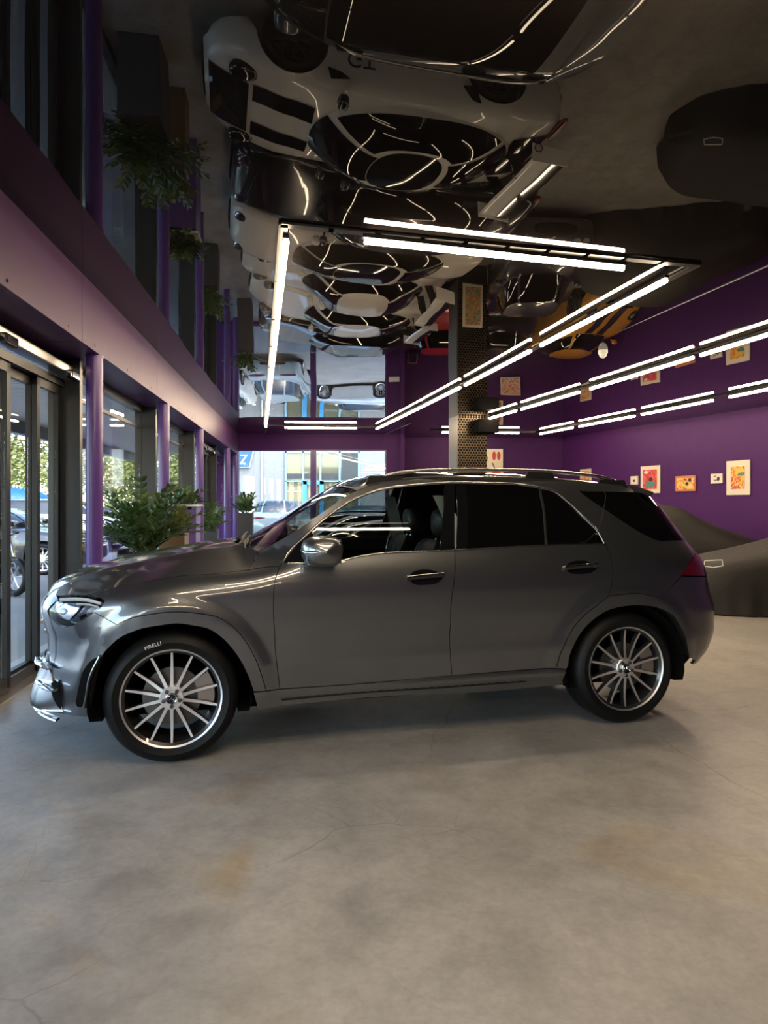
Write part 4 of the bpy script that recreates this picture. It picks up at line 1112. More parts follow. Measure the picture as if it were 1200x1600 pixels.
# patterned column: box clad in perforated brass sheet
m = M['hex'] = mat('perforated_brass_sheet', (.3, .24, .17), .35, .8)
oc = ocoord(m)
sx = nd(m, 'ShaderNodeSeparateXYZ'); lk(m, oc, sx.inputs[0])
add = nd(m, 'ShaderNodeMath', operation='ADD'); lk(m, sx.outputs[0], add.inputs[0]); lk(m, sx.outputs[1], add.inputs[1])
def mth(op, a, b=None):
    n = nd(m, 'ShaderNodeMath', operation=op)
    for k, v in enumerate((a, b)):
        if v is None: continue
        if isinstance(v, (int, float)): n.inputs[k].default_value = v
        else: lk(m, v, n.inputs[k])
    return n.outputs[0]
def hexd(ox, oz, px=.068, pz=.118):
    u = mth('SUBTRACT', mth('MODULO', mth('ADD', add.outputs[0], 10 + ox), px), px / 2)
    v = mth('SUBTRACT', mth('MODULO', mth('ADD', sx.outputs[2], 10 + oz), pz), pz / 2)
    au, av = mth('ABSOLUTE', u), mth('ABSOLUTE', v)
    return mth('MAXIMUM', au, mth('ADD', mth('MULTIPLY', au, .5), mth('MULTIPLY', av, .866)))
hm = mth('MINIMUM', hexd(0, 0), hexd(.034, .059))
hf = mth('GREATER_THAN', hm, .0288)
hx = nd(m, 'ShaderNodeMix', data_type='RGBA'); lk(m, hf, hx.inputs['Factor']); hx.inputs[6].default_value = (.006, .005, .004, 1); hx.inputs[7].default_value = (.22, .17, .115, 1)
lk(m, hx.outputs[2], bsdf(m).inputs['Base Color'])
col = MB().box(-.36, .36, 0, .55, .45, CZ - .01).build('column_11', M['hex'], loc=(2.06, 15.65, 0), rot=(0, 0, PHI)); struct(col)
MB().box(-.355, .355, .005, .545, 0, .45).build('column_plinth', M['frame_black'], col)
MB().box(-.385, -.36, -.01, .56, .45, CZ - .01).build('edge_strip', M['strip_metal'], col)

# ------------------------------------------------------------------ lighting loops
def emis(nm, colr, st):
    m = bpy.data.materials.new(nm); m.use_nodes = True; nt = m.node_tree; nt.nodes.remove(nt.nodes['Principled BSDF'])
    e = nd(m, 'ShaderNodeEmission', Color=(*colr, 1), Strength=st); lk(m, e.outputs[0], nt.nodes['Material Output'].inputs['Surface']); return m
M['led'] = emis('led_tube_light', (1.0, .77, .52), LED)
ORD = ['first', 'second', 'third', 'fourth', 'fifth', 'sixth']
def tube_light(a, b, label, group, y_z=3.495):
    a, b = Vector((*a, y_z + sag(*a))), Vector((*b, y_z + sag(*b))); c = (a + b) / 2; d = b - a; Ln = d.length
    r = empty('tube_light', c, math.atan2(d.y, d.x)); r.rotation_euler = (0, -math.asin(d.z / Ln), math.atan2(d.y, d.x)); tag(r, label, 'light', group)
    MB().box(-Ln / 2 - .02, Ln / 2 + .02, -.022, .022, .012, .042).build('light_housing', M['frame_black'], r)
    mb = MB(); mb.tube([(-Ln / 2, 0, -.006), (Ln / 2, 0, -.006)], .024, 10); mb.build('light_diffuser', M['led'], r, smooth=True)
    mb = MB()
    for s_ in (-1, 1): mb.tube([(s_ * (Ln / 2 - .02), 0, -.006), (s_ * (Ln / 2 + .012), 0, -.006)], .023, 10)
    return r
def track(pts, label):
    r = MB()
    for a, b in zip(pts[:-1], pts[1:]):
        a, b = Vector((*a, 0)), Vector((*b, 0)); n = 10
        for k in range(n):
            p, q = a.lerp(b, k / n), a.lerp(b, (k + 1) / n); d = q - p
            r.box(-.02, d.length + .02, -.035, .035, 0, .016, M=Matrix.Translation((*p.xy, 3.538 + sag(*((p + q) / 2).xy))) @ Matrix.Rotation(math.atan2(d.y, d.x), 4, 'Z'))
    tag(r.build('light_track', M['frame_black']), label, 'light track')
def run(p, slope, ys, side, loop):
    for k, (a, b) in enumerate(ys):
        tube_light((p[0] + slope * (a - p[1]), a), (p[0] + slope * (b - p[1]), b), '%s tube from the near end, %s of %s' % (ORD[k], side, loop), None)
L1 = 'the light loop over the SUV'; L2 = 'the light loop by the art wall'
tube_light((-.144, 5.03), (2.0, 5.62), 'long bright warm tube across the near end of the loop over the grey SUV', None)
run((-.733, 5.03), -.188, [(5.05, 7.6), (7.74, 10.2), (10.35, 12.8), (12.95, 15.3), (15.45, 17.3)], 'window side', L1)
run((2.485, 5.93), -.2256, [(5.93, 8.32), (8.63, 11.03), (11.3, 13.4), (13.55, 15.1), (15.25, 17.8)], 'art wall side', L1)
tube_light((-2.58, 17.5), (-.72, 17.65), 'glowing tube across the far end of the loop in front of the back window', None)
track([(-.73, 4.88), (2.66, 5.72), (-.16, 18.0), (-3.1, 17.45), (-.73, 4.88)], 'black rectangular light track over the car row and grey SUV')
run((4.48, 7.73), -.265, [(6.3, 8.86), (9.01, 11.4), (11.75, 13.9), (14.15, 15.45)], 'near side', L2)
run((6.55, 11.46), -.27, [(9.75, 12.3), (12.7, 14.75), (15.0, 17.2), (17.5, 19.2)], 'art side', L2)
tube_light((1.62, 18.75), (3.8, 18.9), 'glowing tube at the far end of the loop behind the patterned column', None)
track([(2.45, 15.5), (5.05, 5.6), (8.3, 5.0), (4.4, 19.4), (1.3, 18.7)], 'black light track of the loop beside the purple art wall')
L3 = 'the loop above the photographer'
tube_light((-.7, 2.0), (1.5, 2.52), 'tube above the photographer nearest the SUV, mirrored high in its door glass', None)
tube_light((-1.1, .85), (1.15, 1.40), 'second tube above the photographer, mirrored low in the SUV door glass', None)
tube_light((-1.5, -4.2), (1.8, -3.9), 'warm tube across the far end of the loop behind the photographer', None)
track([(-1.3, 1.55), (2.1, 2.4), (1.8, -4.0), (-1.6, -4.3), (-1.3, 1.55)], 'black light track above the photographer')
# ------------------------------------------------------------------ covered cars
m = M['cover'] = mat('black_stretch_car_cover', (.009, .0075, .006), .65)
bsdf(m).inputs['Sheen Weight'].default_value = .0
bump(m, noise(m, 2.2, 3, .5, ocoord(m), 1.0), .35, .05)
def covered(name, label, loc, rotz, L, top, sh, half, group=None):
    r = empty(name, loc, rotz); tag(r, label, 'covered car', group)
    rows = []; rr = random.Random(3)
    for i in range(61):
        x = L * i / 60; e = min(x, L - x)
        b = half * (1 - (1 - min(1, e / .75)) ** 2.6 * .55); zt = pw(x, top); zs = min(pw(x, sh), zt - .01)
        k = .02 * math.sin(x * 9) + .015 * math.sin(x * 23 + 1)
        hp = [(b + .08 + k, .015), (b + .05 + k * .8, .18), (b + .015, .42), (b - .005, zs * .72), (b - .04, zs * .92), (b * .86, zs + (zt - zs) * .22), (b * .72, zs + (zt - zs) * .62), (b * .52, zs + (zt - zs) * .90), (b * .25, zt - .004), (0, zt)]
        P_ = [(x, -y, z) for y, z in hp] + [(x, y, z) for y, z in reversed(hp[:-1])]
        rows.append(P_)
    mb = MB().grid(rows)
    for q, s_ in ((rows[0], -1), (rows[-1], 1)):
        c = [(p[0] + s_ * .03, p[1] * .9, p[2] * .85) for p in q]; c2 = [(p[0] + s_ * .03, p[1] * .3, .05 + p[2] * .3) for p in q]
        mb.grid([q, c, c2])
    o = mb.build('cover_cloth', M['cover'], r, smooth=True)
    ss = o.modifiers.new('s', 'SUBSURF'); ss.levels = 1; ss.render_levels = 1
    return r
GT = [(0, .42), (.2, .60), (.6, .72), (1.2, .88), (1.55, 1.0), (2.1, 1.22), (2.5, 1.27), (3.0, 1.24), (3.8, 1.0), (4.3, .86), (4.6, .6)]
GS = [(0, .38), (.2, .55), (.8, .70), (1.6, .82), (3.6, .86), (4.4, .72), (4.6, .5)]
cg = covered('covered_car', 'low car under a black cover with white crest outline, right behind the SUV tail', (4.25, 10.15, 0), math.radians(-11), 4.6, GT, GS, .97)
for sg in (1, -1):
    o = MB().ball((1.45, -sg * .94, .80), .08, .13, .07, 16, 10).build('mirror_bulge', M['cover'], cg, smooth=True)
def crest(cx, cy, cz, s=1.0):
    e = MB()
    pts = [(-.11, .035), (.11, .05), (.12, -.03), (.0, -.055), (-.12, -.04)]
    for a, b in zip(pts, pts[1:] + pts[:1]):
        e.tube([(cx + a[0] * s, cy, cz + a[1] * s), (cx + b[0] * s, cy, cz + b[1] * s)], .007, 6)
    return e
cr = crest(.42, -.945, .70); cr.build('crest_outline', M['white_letter'], cg)
ch = covered('covered_car', 'tall rounded car under a black cover beneath the small pictures on the purple wall', (7.66, 13.15, 0), math.radians(166), 3.9, [(a * .85, b * 1.17) for a, b in GT], [(a * .85, b) for a, b in GS], .95)

# ------------------------------------------------------------------ pictures on the walls
def art_mat(nm, seed, stops, scale=9.0, dist=2.5):
    m = mat(nm, (.8, .8, .8), .35)
    oc = ocoord(m); mp = nd(m, 'ShaderNodeMapping'); mp.inputs['Location'].default_value = (seed, seed * .7, seed * .3); lk(m, oc, mp.inputs['Vector'])
    f = noise(m, scale, 3, .6, mp.outputs[0], dist)
    r = nd(m, 'ShaderNodeValToRGB'); r.color_ramp.interpolation = 'CONSTANT'; e = r.color_ramp.elements
    while len(e) > 1: e.remove(e[0])
    for i, (p, c) in enumerate(stops):
        q = e[0] if i == 0 else e.new(p)
        q.position = p; q.color = (*c, 1)
    lk(m, f, r.inputs['Fac']); lk(m, r.outputs['Color'], bsdf(m).inputs['Base Color']); return m
RED = (.55, .05, .06); ORG = (.75, .22, .04); YEL = (.75, .50, .08); TEAL = (.08, .22, .20); BLK = (.02, .02, .02); CRM = (.75, .66, .5); PNK = (.7, .2, .25)
def picture(label, c, rz, w, h, art, border, fm, passe=None, shapes=(), group=None):
    r = empty('framed_picture', c, rz); tag(r, label, 'picture', group)
    MB().box(-w / 2, w / 2, -.03, 0, -h / 2, h / 2).build('picture_frame', fm, r, bevel=.004)
    MB().box(-w / 2 + border, w / 2 - border, -.034, -.028, -h / 2 + border, h / 2 - border).build('artwork', art, r)
    for nm, pts, mm in shapes:
        MB().prism([(a * w, b * h) for a, b in pts], -.038, -.033).build(nm, mm, r)
    return r
M['frame_cream'] = mat('cream_white_frame', (.72, .64, .52), .4)
M['frame_orange'] = mat('orange_canvas_edge', (.55, .18, .08), .5)
M['paper'] = mat('white_paper', (.72, .68, .6), .5)
M['inkblack'] = mat('black_print', (.03, .03, .03), .5); M['inkred'] = mat('red_print', RED, .5); M['inkteal'] = mat('teal_print', TEAL, .5); M['inkyel'] = mat('yellow_print', YEL, .5); M['inkgreen'] = mat('green_print', (.25, .4, .05), .5)
def onright(px, py0, py1, px1):
    xm = (px + px1) / 2
    def Y(x): return 12.458 / ((x - 600) / 1050 + .3236)
    y0, y1, ym = Y(px), Y(px1), Y(xm)
    return y0, y1, ym
# measured along the right wall: (distance y of both edges, heights)
WALLA = math.atan2(-7.2, 2.33)
def rpic(label, px0, px1, py0, py1, art, border, fm, shapes=()):
    Y = lambda x: 12.458 / ((x - 600) / 1050 + .3236)
    ya, yb = Y(px0), Y(px1); ym = (ya + yb) / 2; w = math.hypot(ya - yb, (ya - yb) * .3236)
    z = 1.53 + (785 - (py0 + py1) / 2) / 1050 * ym; h = (py1 - py0) / 1050 * ym
    nx, ny = -.952, -.308
    return picture(label, (rw(ym) + nx * .012, ym + ny * .012, z), WALLA, round(w, 2), round(h, 2), art, border, fm, shapes=shapes)
el = lambda cx, cy, rx, ry, n=14: [(cx + rx * math.cos(2 * PI * k / n), cy + ry * math.sin(2 * PI * k / n)) for k in range(n)]
rpic('small white framed print partly behind the SUV roof rail', 908, 925, 733, 764, art_mat('art_a', 3, [(0, CRM), (.45, ORG), (.58, CRM)], 4), .06, M['frame_cream'])
rpic('tiny white framed print with one small dark square, left of the red picture', 987, 998.5, 744, 757, M['paper'], .03, M['frame_cream'], [('print_square', [(-.12, -.2), (.14, -.2), (.14, .08), (-.12, .08)], M['inkblack'])])
rpic('red picture with dark green mound in wide cream frame', 1003, 1033, 728, 770.5, art_mat('art_b', 11, [(0, PNK), (.42, RED), (.56, ORG), (.64, RED)], 3.5), .10, M['frame_cream'], [('green_mound', el(.02, -.17, .26, .13), M['inkteal']), ('white_patch', el(-.2, .27, .1, .06), M['paper']), ('dark_blob', el(.05, .0, .1, .08), M['inkblack'])])
rpic('landscape canvas with orange edges, yellow ground and black blots', 1057.5, 1088.5, 743.5, 767.5, art_mat('art_c', 23, [(0, BLK), (.36, RED), (.44, YEL), (.6, CRM), (.68, BLK)], 6), .05, M['frame_orange'], [('black_blot', el(.24, .22, .07, .13), M['inkblack']), ('black_blot', el(.1, -.02, .08, .12), M['inkblack'])])
rpic('small white print with a few grey marks beside the tall colourful picture', 1112.5, 1131, 740, 755.5, M['paper'], .03, M['frame_cream'], [('grey_mark', el(.18, -.03, .12, .22), M['frame_dark']), ('grey_mark', [(-.2, .2), (.0, .2), (.0, .28), (-.2, .28)], M['frame_dark']), ('grey_mark', [(-.2, -.2), (.1, -.2), (.1, -.12), (-.2, -.12)], M['frame_dark'])])
rpic('tall red, orange and yellow abstract picture in cream frame, rightmost on the purple wall', 1137, 1174, 719.5, 773.5, art_mat('art_d', 31, [(0, RED), (.36, ORG), (.46, YEL), (.56, RED), (.64, TEAL)], 3.5), .13, M['frame_cream'], [('yellow_sweep', el(.12, .2, .2, .07), M['inkyel']), ('teal_patch', el(.15, .1, .14, .05), M['inkteal'])])
# shoes print on the back wall, framed print on the column
picture('cream print of two red shapes beside the patterned column on the back wall', (3.42, 20.98, 2.78), 0, .58, .84, art_mat('art_e', 5, [(0, CRM), (.6, (.8, .7, .5)), (.7, CRM)], 5), .02, M['frame_cream'], shapes=[('red_shape', el(.02, .24, .1, .17), M['inkred']), ('red_shape', el(.27, .24, .1, .16), M['inkred']), ('green_shape', el(-.38, .14, .09, .1), M['inkgreen']), ('black_lines', [(-.1, -.02), (.06, -.3), (.12, -.3), (-.04, -.02)], M['inkblack']), ('red_base', [(-.1, -.36), (.4, -.3), (.4, -.44), (-.1, -.44)], M['inkred'])])
picture('red and cream print low on the back wall behind the SUV', (3.95, 20.99, 1.85), 0, .62, .7, art_mat('art_f', 15, [(0, CRM), (.42, RED), (.5, CRM), (.6, ORG), (.7, BLK)], 6), .03, M['frame_cream'])
cf = Matrix.Translation((2.06, 15.65, 0)) @ Matrix.Rotation(PHI, 4, 'Z')
p_ = cf @ Vector((0.0, -.002, .93))
picture('pale framed print hung low on the patterned column', tuple(p_), PHI, .50, .86, art_mat('art_g', 41, [(0, TEAL), (.40, (.3, .28, .22)), (.5, YEL), (.56, RED), (.62, (.3, .3, .26))], 8), .06, M['frame_cream'])
p_ = cf @ Vector((.25, -.2, 3.28))
o = MB().box(-.26, .26, -.18, .18, -.15, .15).build('loudspeaker', M['void_black'], bevel=.02, loc=tuple(p_), rot=(0, 0, PHI)); tag(o, 'black loudspeaker box under the ceiling on the patterned column', 'speaker')
# dome camera, wall box
r = empty('security_camera', (2.9, 8.9, CZ)); tag(r, 'white dome security camera hanging under the black ceiling', 'camera')
MB().lathe([(0, 0), (.062, 0), (.062, -.055), (.055, -.065), (0, -.065)], 24, axis='z').build('camera_base', M['white_plastic'], r, auto=40)
MB().ball((0, 0, -.07), .05, .05, .05, 18, 10).build('camera_dome', M['white_plastic'], r, smooth=True)
r = empty('security_camera', (-3.22, 18.2, CZ + sag(0, 18.2))); tag(r, 'tiny black camera at the far left corner of the ceiling', 'camera')
MB().lathe([(0, 0), (.04, 0), (.05, -.06), (.03, -.12), (0, -.13)], 16, axis='z').build('camera_body', M['black_matte'], r, auto=40)
o = MB().box(-.16, .16, -.04, 0, -.1, .1).build('wall_box', M['white_plastic'], loc=(.30, 19.998, 1.85), bevel=.008); tag(o, 'small white box on the purple pier beside the back window', 'box')
# bar stool near the back wall
r = empty('bar_stool', (.93, 20.66, 0), .3); tag(r, 'thin wooden bar stool against the back wall near the red car', 'stool')
M['wood'] = mat('pale_wood', (.32, .22, .13), .5)
for sx_ in (-1, 1):
    for sy_ in (-1, 1): MB().tube([(sx_ * .2, sy_ * .2, 0), (sx_ * .14, sy_ * .14, .74)], .016, 8).build('leg', M['wood'], r, smooth=True)
MB().ball((0, 0, .76), .19, .19, .035, 20, 8, e=.7).build('seat', M['black_matte'], r, smooth=True)
MB().tube([(-.16, .16, .35), (.16, .16, .35)], .012, 6).tube([(-.16, -.16, .35), (.16, -.16, .35)], .012, 6).build('footrest', M['wood'], r, smooth=True)
MB().tube([(-.14, .15, .76), (-.15, .19, 1.05)], .013, 6).tube([(.14, .15, .76), (.15, .19, 1.05)], .013, 6).tube([(-.15, .19, 1.03), (0, .22, 1.04), (.15, .19, 1.03)], .016, 6).build('backrest', M['wood'], r, smooth=True)

# ------------------------------------------------------------------ planters
m = M['leaf'] = mat('glossy_dark_leaf', (.035, .075, .02), .35)
lk(m, ramp(m, noise(m, 6, 2, .5, ocoord(m)), [(.3, (.02, .05, .012)), (.55, (.05, .10, .025)), (.75, (.12, .17, .04))]), bsdf(m).inputs['Base Color'])
bsdf(m).inputs['Specular IOR Level'].default_value = .6
m = M['leaf_yel'] = mat('yellow_green_leaf', (.16, .18, .03), .4)
M['stem'] = mat('green_stem', (.06, .09, .03), .5); M['soil'] = mat('soil', (.03, .02, .015), .9)
M['planter_dark'] = mat('anthracite_planter', (.03, .032, .034), .5); M['planter_brown'] = mat('bronze_planter', (.14, .085, .035), .4); M['planter_purple'] = mat('purple_planter', (.10, .05, .19), .35)
def fronds(n, ln, z0, spread, seed, lean=(0, 0)):
    rr = random.Random(seed); lf = MB(); stm = MB()
    for k in range(n):
        a = rr.uniform(0, 2 * PI); L = ln * rr.uniform(.65, 1.1); el_ = rr.uniform(.45, 1.25) 
        d = Vector((math.cos(a) * math.cos(el_) + lean[0], math.sin(a) * math.cos(el_) + lean[1], math.sin(el_)))
        p = Vector((rr.uniform(-.1, .1), rr.uniform(-.1, .1), z0)); pts = []
        for i in range(12):
            t = i / 11
            pts.append(p.copy()); d.z -= .10 * spread * t; p = p + d.normalized() * (L / 11)
        stm.tube(pts, [.009 - .006 * i / 11 for i in range(12)], 5, cap=False)
        for i in range(2, 12):
            t = (pts[i] - pts[i - 1]).normalized(); sd = t.cross(Vector((0, 0, 1)))
            sd = sd.normalized() if sd.length > 1e-3 else Vector((1, 0, 0)); up = sd.cross(t)
            for s_ in (-1, 1):
                q = pts[i] + t * rr.uniform(-.01, .01); ll = rr.uniform(.10, .15) * (1 - .35 * abs(i / 11 - .5)); ww = ll * .24
                ax = (t * .75 + sd * s_ * .8 + up * rr.uniform(-.1, .45)).normalized(); wd = ax.cross(up).normalized() + t * .1
                lf.add([q, q + ax * ll * .35 + wd * ww + up * .006, q + ax * ll * .75 + wd * ww * .8 + up * .004, q + ax * ll, q + ax * ll * .75 - wd * ww * .8 + up * .004, q + ax * ll * .35 - wd * ww + up * .006, q + ax * ll * .5 - up * .005], [(0, 1, 6), (1, 2, 6), (2, 3, 6), (3, 4, 6), (4, 5, 6), (5, 0, 6)])
    return lf, stm
def planter(name, label, x, y, w, h, mp, n, ln, seed, rimm=None, lm=None, spread=1.0):
    r = empty(name, (x, y, 0), TH); tag(r, label, 'plant')
    MB().prism([(-w / 2 * .94, 0), (w / 2 * .94, 0), (w / 2, h), (w / 2 - .02, h), (w / 2 - .02, h - .05), (-w / 2 + .02, h - .05), (-w / 2 + .02, h), (-w / 2, h)], -w / 2, w / 2).build('planter', mp, r, bevel=.006)
    MB().box(-w / 2 + .02, w / 2 - .02, -w / 2 + .01, w / 2 - .01, h - .06, h - .045).build('soil', M['soil'], r)
    if rimm: MB().box(-w / 2 - .03, w / 2 + .03, -w / 2 - .03, -w / 2 + .05, h, h + .03).box(-w / 2 - .03, w / 2 + .03, w / 2 - .05, w / 2 + .03, h, h + .03).box(-w / 2 - .03, -w / 2 + .05, -w / 2, w / 2, h, h + .03).box(w / 2 - .05, w / 2 + .03, -w / 2, w / 2, h, h + .03).build('planter_rim', rimm, r)
    lf, stm = fronds(n, ln, h - .05, spread, seed)
    f = lf.build('foliage', lm or M['leaf'], r, smooth=False); stm.build('stems', M['stem'], r, smooth=True)
    return r
planter('potted_plant', 'big leafy dark green plant beside the first purple post above the SUV bonnet', -2.98, 8.35, .52, .95, M['planter_dark'], 60, .90, 4, spread=1.25)
planter('potted_plant', 'yellow-green rosette plant in a bronze pot in front of the purple box', -2.88, 9.22, .34, 1.12, M['planter_brown'], 20, .42, 9, lm=M['leaf_yel'])
planter('potted_plant', 'low leafy plant in a tall purple box with white rim', -3.12, 10.45, .46, 1.47, M['planter_purple'], 26, .38, 12, rimm=M['white_plastic'], spread=1.6)
planter('potted_plant', 'airy plant with bare stems between purple box and dark planter', -3.78, 14.6, .36, .95, M['planter_dark'], 20, .70, 17)
planter('potted_plant', 'small plant in a tall dark grey box by the last purple posts', -3.80, 18.45, .42, 1.28, M['planter_dark'], 16, .62, 21)
# ------------------------------------------------------------------ outdoors
m = M['asphalt'] = mat('asphalt', (.2, .195, .19), .8)
lk(m, ramp(m, noise(m, 1.2, 6, .6, gpos(m)), [(.3, (.19, .185, .18)), (.7, (.27, .26, .25))]), bsdf(m).inputs['Base Color'])
struct(MB().box(-60, 40, -30, 80, -.25, -.16).build('ground', M['asphalt']))
struct(MB().prism([(XL(-30, -.36), -30), (XL(20.3, -.36), 20.3), (20, 20.3), (20, 34), (-50, 34), (-50, -30)], -.16, -.02, axis='z').build('pavement', M['asphalt']))
# corrugated canopy outside the glass
m = M['canopy'] = mat('corrugated_canopy', (.5, .5, .5), .5)
wv = nd(m, 'ShaderNodeTexWave', wave_type='BANDS', bands_direction='Y', Scale=2.6); lk(m, ocoord(m), wv.inputs['Vector'])
bump(m, wv.outputs['Fac'], .8, .04)
cn = MB().box(-2.7, -.12, -6, 21, 3.02, 3.12).build('canopy', M['canopy']); cn.matrix_world = FM; struct(cn)
fc = MB().box(-2.86, -2.7, -6, 21, 2.78, 3.3).build('canopy_fascia', M['frame_dark'], cn)
# neighbour building across the yard: white ribbed cladding, blue glazing, blue sign
m = M['cladding'] = mat('white_ribbed_cladding', (.68, .69, .68), .5)
wv = nd(m, 'ShaderNodeTexWave', wave_type='BANDS', bands_direction='X', Scale=.62, wave_profile='SAW'); lk(m, ocoord(m), wv.inputs['Vector'])
lk(m, ramp(m, wv.outputs['Fac'], [(0, (.10, .105, .105)), (.06, (.17, .175, .175)), (1, (.17, .175, .175))]), bsdf(m).inputs['Base Color'])
M['blue_sign'] = mat('blue_sign_panel', (.004, .07, .25), .4); M['sky_blue'] = mat('light_blue_frame', (.04, .21, .40), .4); M['pale_blue'] = mat('pale_blue_frame', (.17, .33, .40), .4)
M['far_glass'] = mat('olive_reflecting_glass', (.09, .085, .05), .1, 0, .6); M['sign_white'] = mat('sign_white', (.5, .5, .5), .5)
BY = 34.0
b = empty('building', (0, BY, 0)); tag(b, 'white ribbed industrial building across the yard with blue framed glazing', 'building')
MB().box(-9.2, 12, 0, 8, -.02, 7.5).build('wall_cladding', M['cladding'], b)
gx = lambda px: (px - 600) / 1050 * BY
gz = lambda py: 1.53 + (785 - py) / 1050 * BY
MB().box(gx(447), gx(561), -.03, 0, 0, gz(707)).build('shop_glazing', M['far_glass'], b)
MB().box(gx(447), gx(561), -.05, -.03, gz(748), gz(740)).build('dark_band', M['frame_dark'], b)
MB().box(gx(534), gx(561), -.06, -.03, gz(752), gz(707)).build('dark_pane', M['frame_dark'], b)
fr = MB()
for px in (447, 474, 501, 531, 561): fr.box(gx(px) - .045, gx(px) + .045, -.12, 0, 0, gz(705))
fr.box(gx(446), gx(562), -.12, 0, gz(707) - .04, gz(705)).box(gx(446), gx(562), -.12, 0, gz(753), gz(751))
fr.build('glazing_frame', M['pale_blue'], b)
dr = MB().box(gx(474), gx(480), -.16, 0, 0, gz(752)).box(gx(500), gx(506), -.16, 0, 0, gz(752)).box(gx(474), gx(506), -.16, 0, gz(757), gz(752)).build('shop_door', M['sky_blue'], b)
MB().box(gx(452), gx(460), -.08, -.05, gz(765), gz(762)).box(gx(450), gx(472), -.08, -.05, gz(769), gz(767.5)).build('window_stripe', M['sign_white'], b)
MB().box(gx(376), gx(390), -.06, 0, gz(772), gz(753)).build('small_window', mat('blue_grey_glass', (.10, .16, .28), .15, 0, .5), b)
MB().prism([(gx(360), gz(731)), (gx(391), gz(731)), (gx(398), gz(703)), (gx(360), gz(703))], -.18, -.02).build('sign_border', M['sign_white'], b)
sg_ = MB().prism([(gx(361), gz(730)), (gx(390), gz(730)), (gx(396.6), gz(704.3)), (gx(361), gz(704.3))], -.20, -.17).build('sign_panel', M['blue_sign'], b)
MB().prism([(gx(376), gz(725.6)), (gx(385), gz(725.6)), (gx(385), gz(724)), (gx(379.5), gz(724)), (gx(388.5), gz(711)), (gx(377), gz(711)), (gx(377), gz(712.8)), (gx(385), gz(712.8)), (gx(376), gz(724.5))], -.215, -.195).build('sign_letter', M['sign_white'], sg_)
MB().tube([(gx(410), -.1, 0), (gx(410), -.1, 7)], .05, 8).build('downpipe', M['sign_white'], b)
# trees on the left
m = M['tree_leaf'] = mat('sunlit_foliage', (.13, .17, .04), .6)
lk(m, ramp(m, noise(m, .9, 4, .6, gpos(m)), [(.3, (.08, .12, .03)), (.5, (.24, .26, .07)), (.7, (.48, .40, .13))]), bsdf(m).inputs['Base Color'])
bsdf(m).inputs['Subsurface Weight'].default_value = 0
M['bark'] = mat('bark', (.06, .045, .03), .9)
def tree(label, x, y, h, cr, seed):
    r = empty('tree', (x, y, -.1), 0); tag(r, label, 'tree')
    rr = random.Random(seed); t = MB(); t.tube([(0, 0, 0), (.1, 0, h * .35), (0, .1, h * .7)], [.22, .16, .06], 8)
    for k in range(5):
        a = rr.uniform(0, 6.28); t.tube([(.05, 0, h * .3 + k * .3), (math.cos(a) * cr * .6, math.sin(a) * cr * .6, h * .5 + k * .5)], [.09, .03], 6)
    t.build('trunk', M['bark'], r, smooth=True)
    lf = MB(); cl = [(cr * .72 * q_ ** .5 * math.cos(a_), cr * .72 * q_ ** .5 * math.sin(a_), h * rr.uniform(.22, .93)) for q_, a_ in [(rr.random(), rr.uniform(0, 6.283)) for _ in range(80)]]
    for c in cl:
        s = rr.uniform(.5, .9) * cr * .40
        for _ in range(130):
            d = Vector((rr.gauss(0, 1), rr.gauss(0, 1), rr.gauss(0, 1))).normalized() * s * rr.uniform(.55, 1.0)
            p = Vector(c) + d; q = rr.uniform(.07, .14)
            if p.z < .4: continue
            a = Vector((rr.gauss(0, 1), rr.gauss(0, 1), rr.gauss(0, .6))).normalized(); b_ = a.cross(Vector((rr.gauss(0, 1), rr.gauss(0, 1), rr.gauss(0, 1)))).normalized()
            lf.add([p - a * q, p + b_ * q * .5, p + a * q, p - b_ * q * .5], [(0, 1, 2, 3)])
    me = bpy.data.meshes.new('crown'); me.from_pydata([tuple(v) for v in lf.v], [], lf.f); me.materials.append(M['tree_leaf'])
    link(bpy.data.objects.new('crown', me), r)
    return r
tr0 = [('broad sunlit tree seen through the left edge of the sliding door', -17.2, 30.5, 8.6, 3.0, 1), ('tall tree seen through the pane beside the dark door mullion', -16.4, 37.5, 9.6, 3.0, 2), ('bushy tree behind the big plant, in the first glass bay', -11.0, 30.2, 7.6, 2.2, 3), ('tree framed in the second glass bay past the second purple post', -11.4, 37.2, 8.4, 2.0, 4)]
for a in tr0: tree(*a)
# parked cars outside, noses to the glass
def side(label, name, i, y, paint_, P, **k): return car(name, label, 'car', (XL(y) - 3.0 - k.pop('back', 0), y, -.02), PI + TH, paint_, P, **k)
side('black car with pale multi-spoke wheel parked outside the sliding door', 'sedan', 0, 15.3, M['jet_paint'], SEDAN, back=-.8, rimm=M['rim_silver'])
side('white saloon behind the black car, roof seen through the door glass', 'sedan', 0, 18.6, M['ice_paint'], SEDAN, back=.6, rimm=M['rim_silver'])
side('white estate-shaped car outside between first and second purple posts', 'suv', 0, 21.8, M['white_paint'], SUVP, rimm=M['rim_silver'])
side('silver saloon parked outside beyond the second purple post', 'sedan', 0, 25.0, M['silver_paint'], SEDAN, rimm=M['rim_silver'])
car('suv', 'white SUV seen from behind through the back window', 'car', (-3.95, 28.6, -.02), -PI / 2, M['ice_paint'], SUVP, rimm=M['rim_silver'])
car('suv', 'white car half hidden by the last purple post in the yard', 'car', (-6.7, 31.0, -.02), -PI / 2, M['white_paint'], SUVP, rimm=M['rim_silver'])
car('sedan', 'silver car parked before the blue shop door', 'car', (-3.4, 32.6, -.02), -PI * .1, M['silver_paint'], dict(SEDAN, L=4.75), rimm=M['rim_silver'])
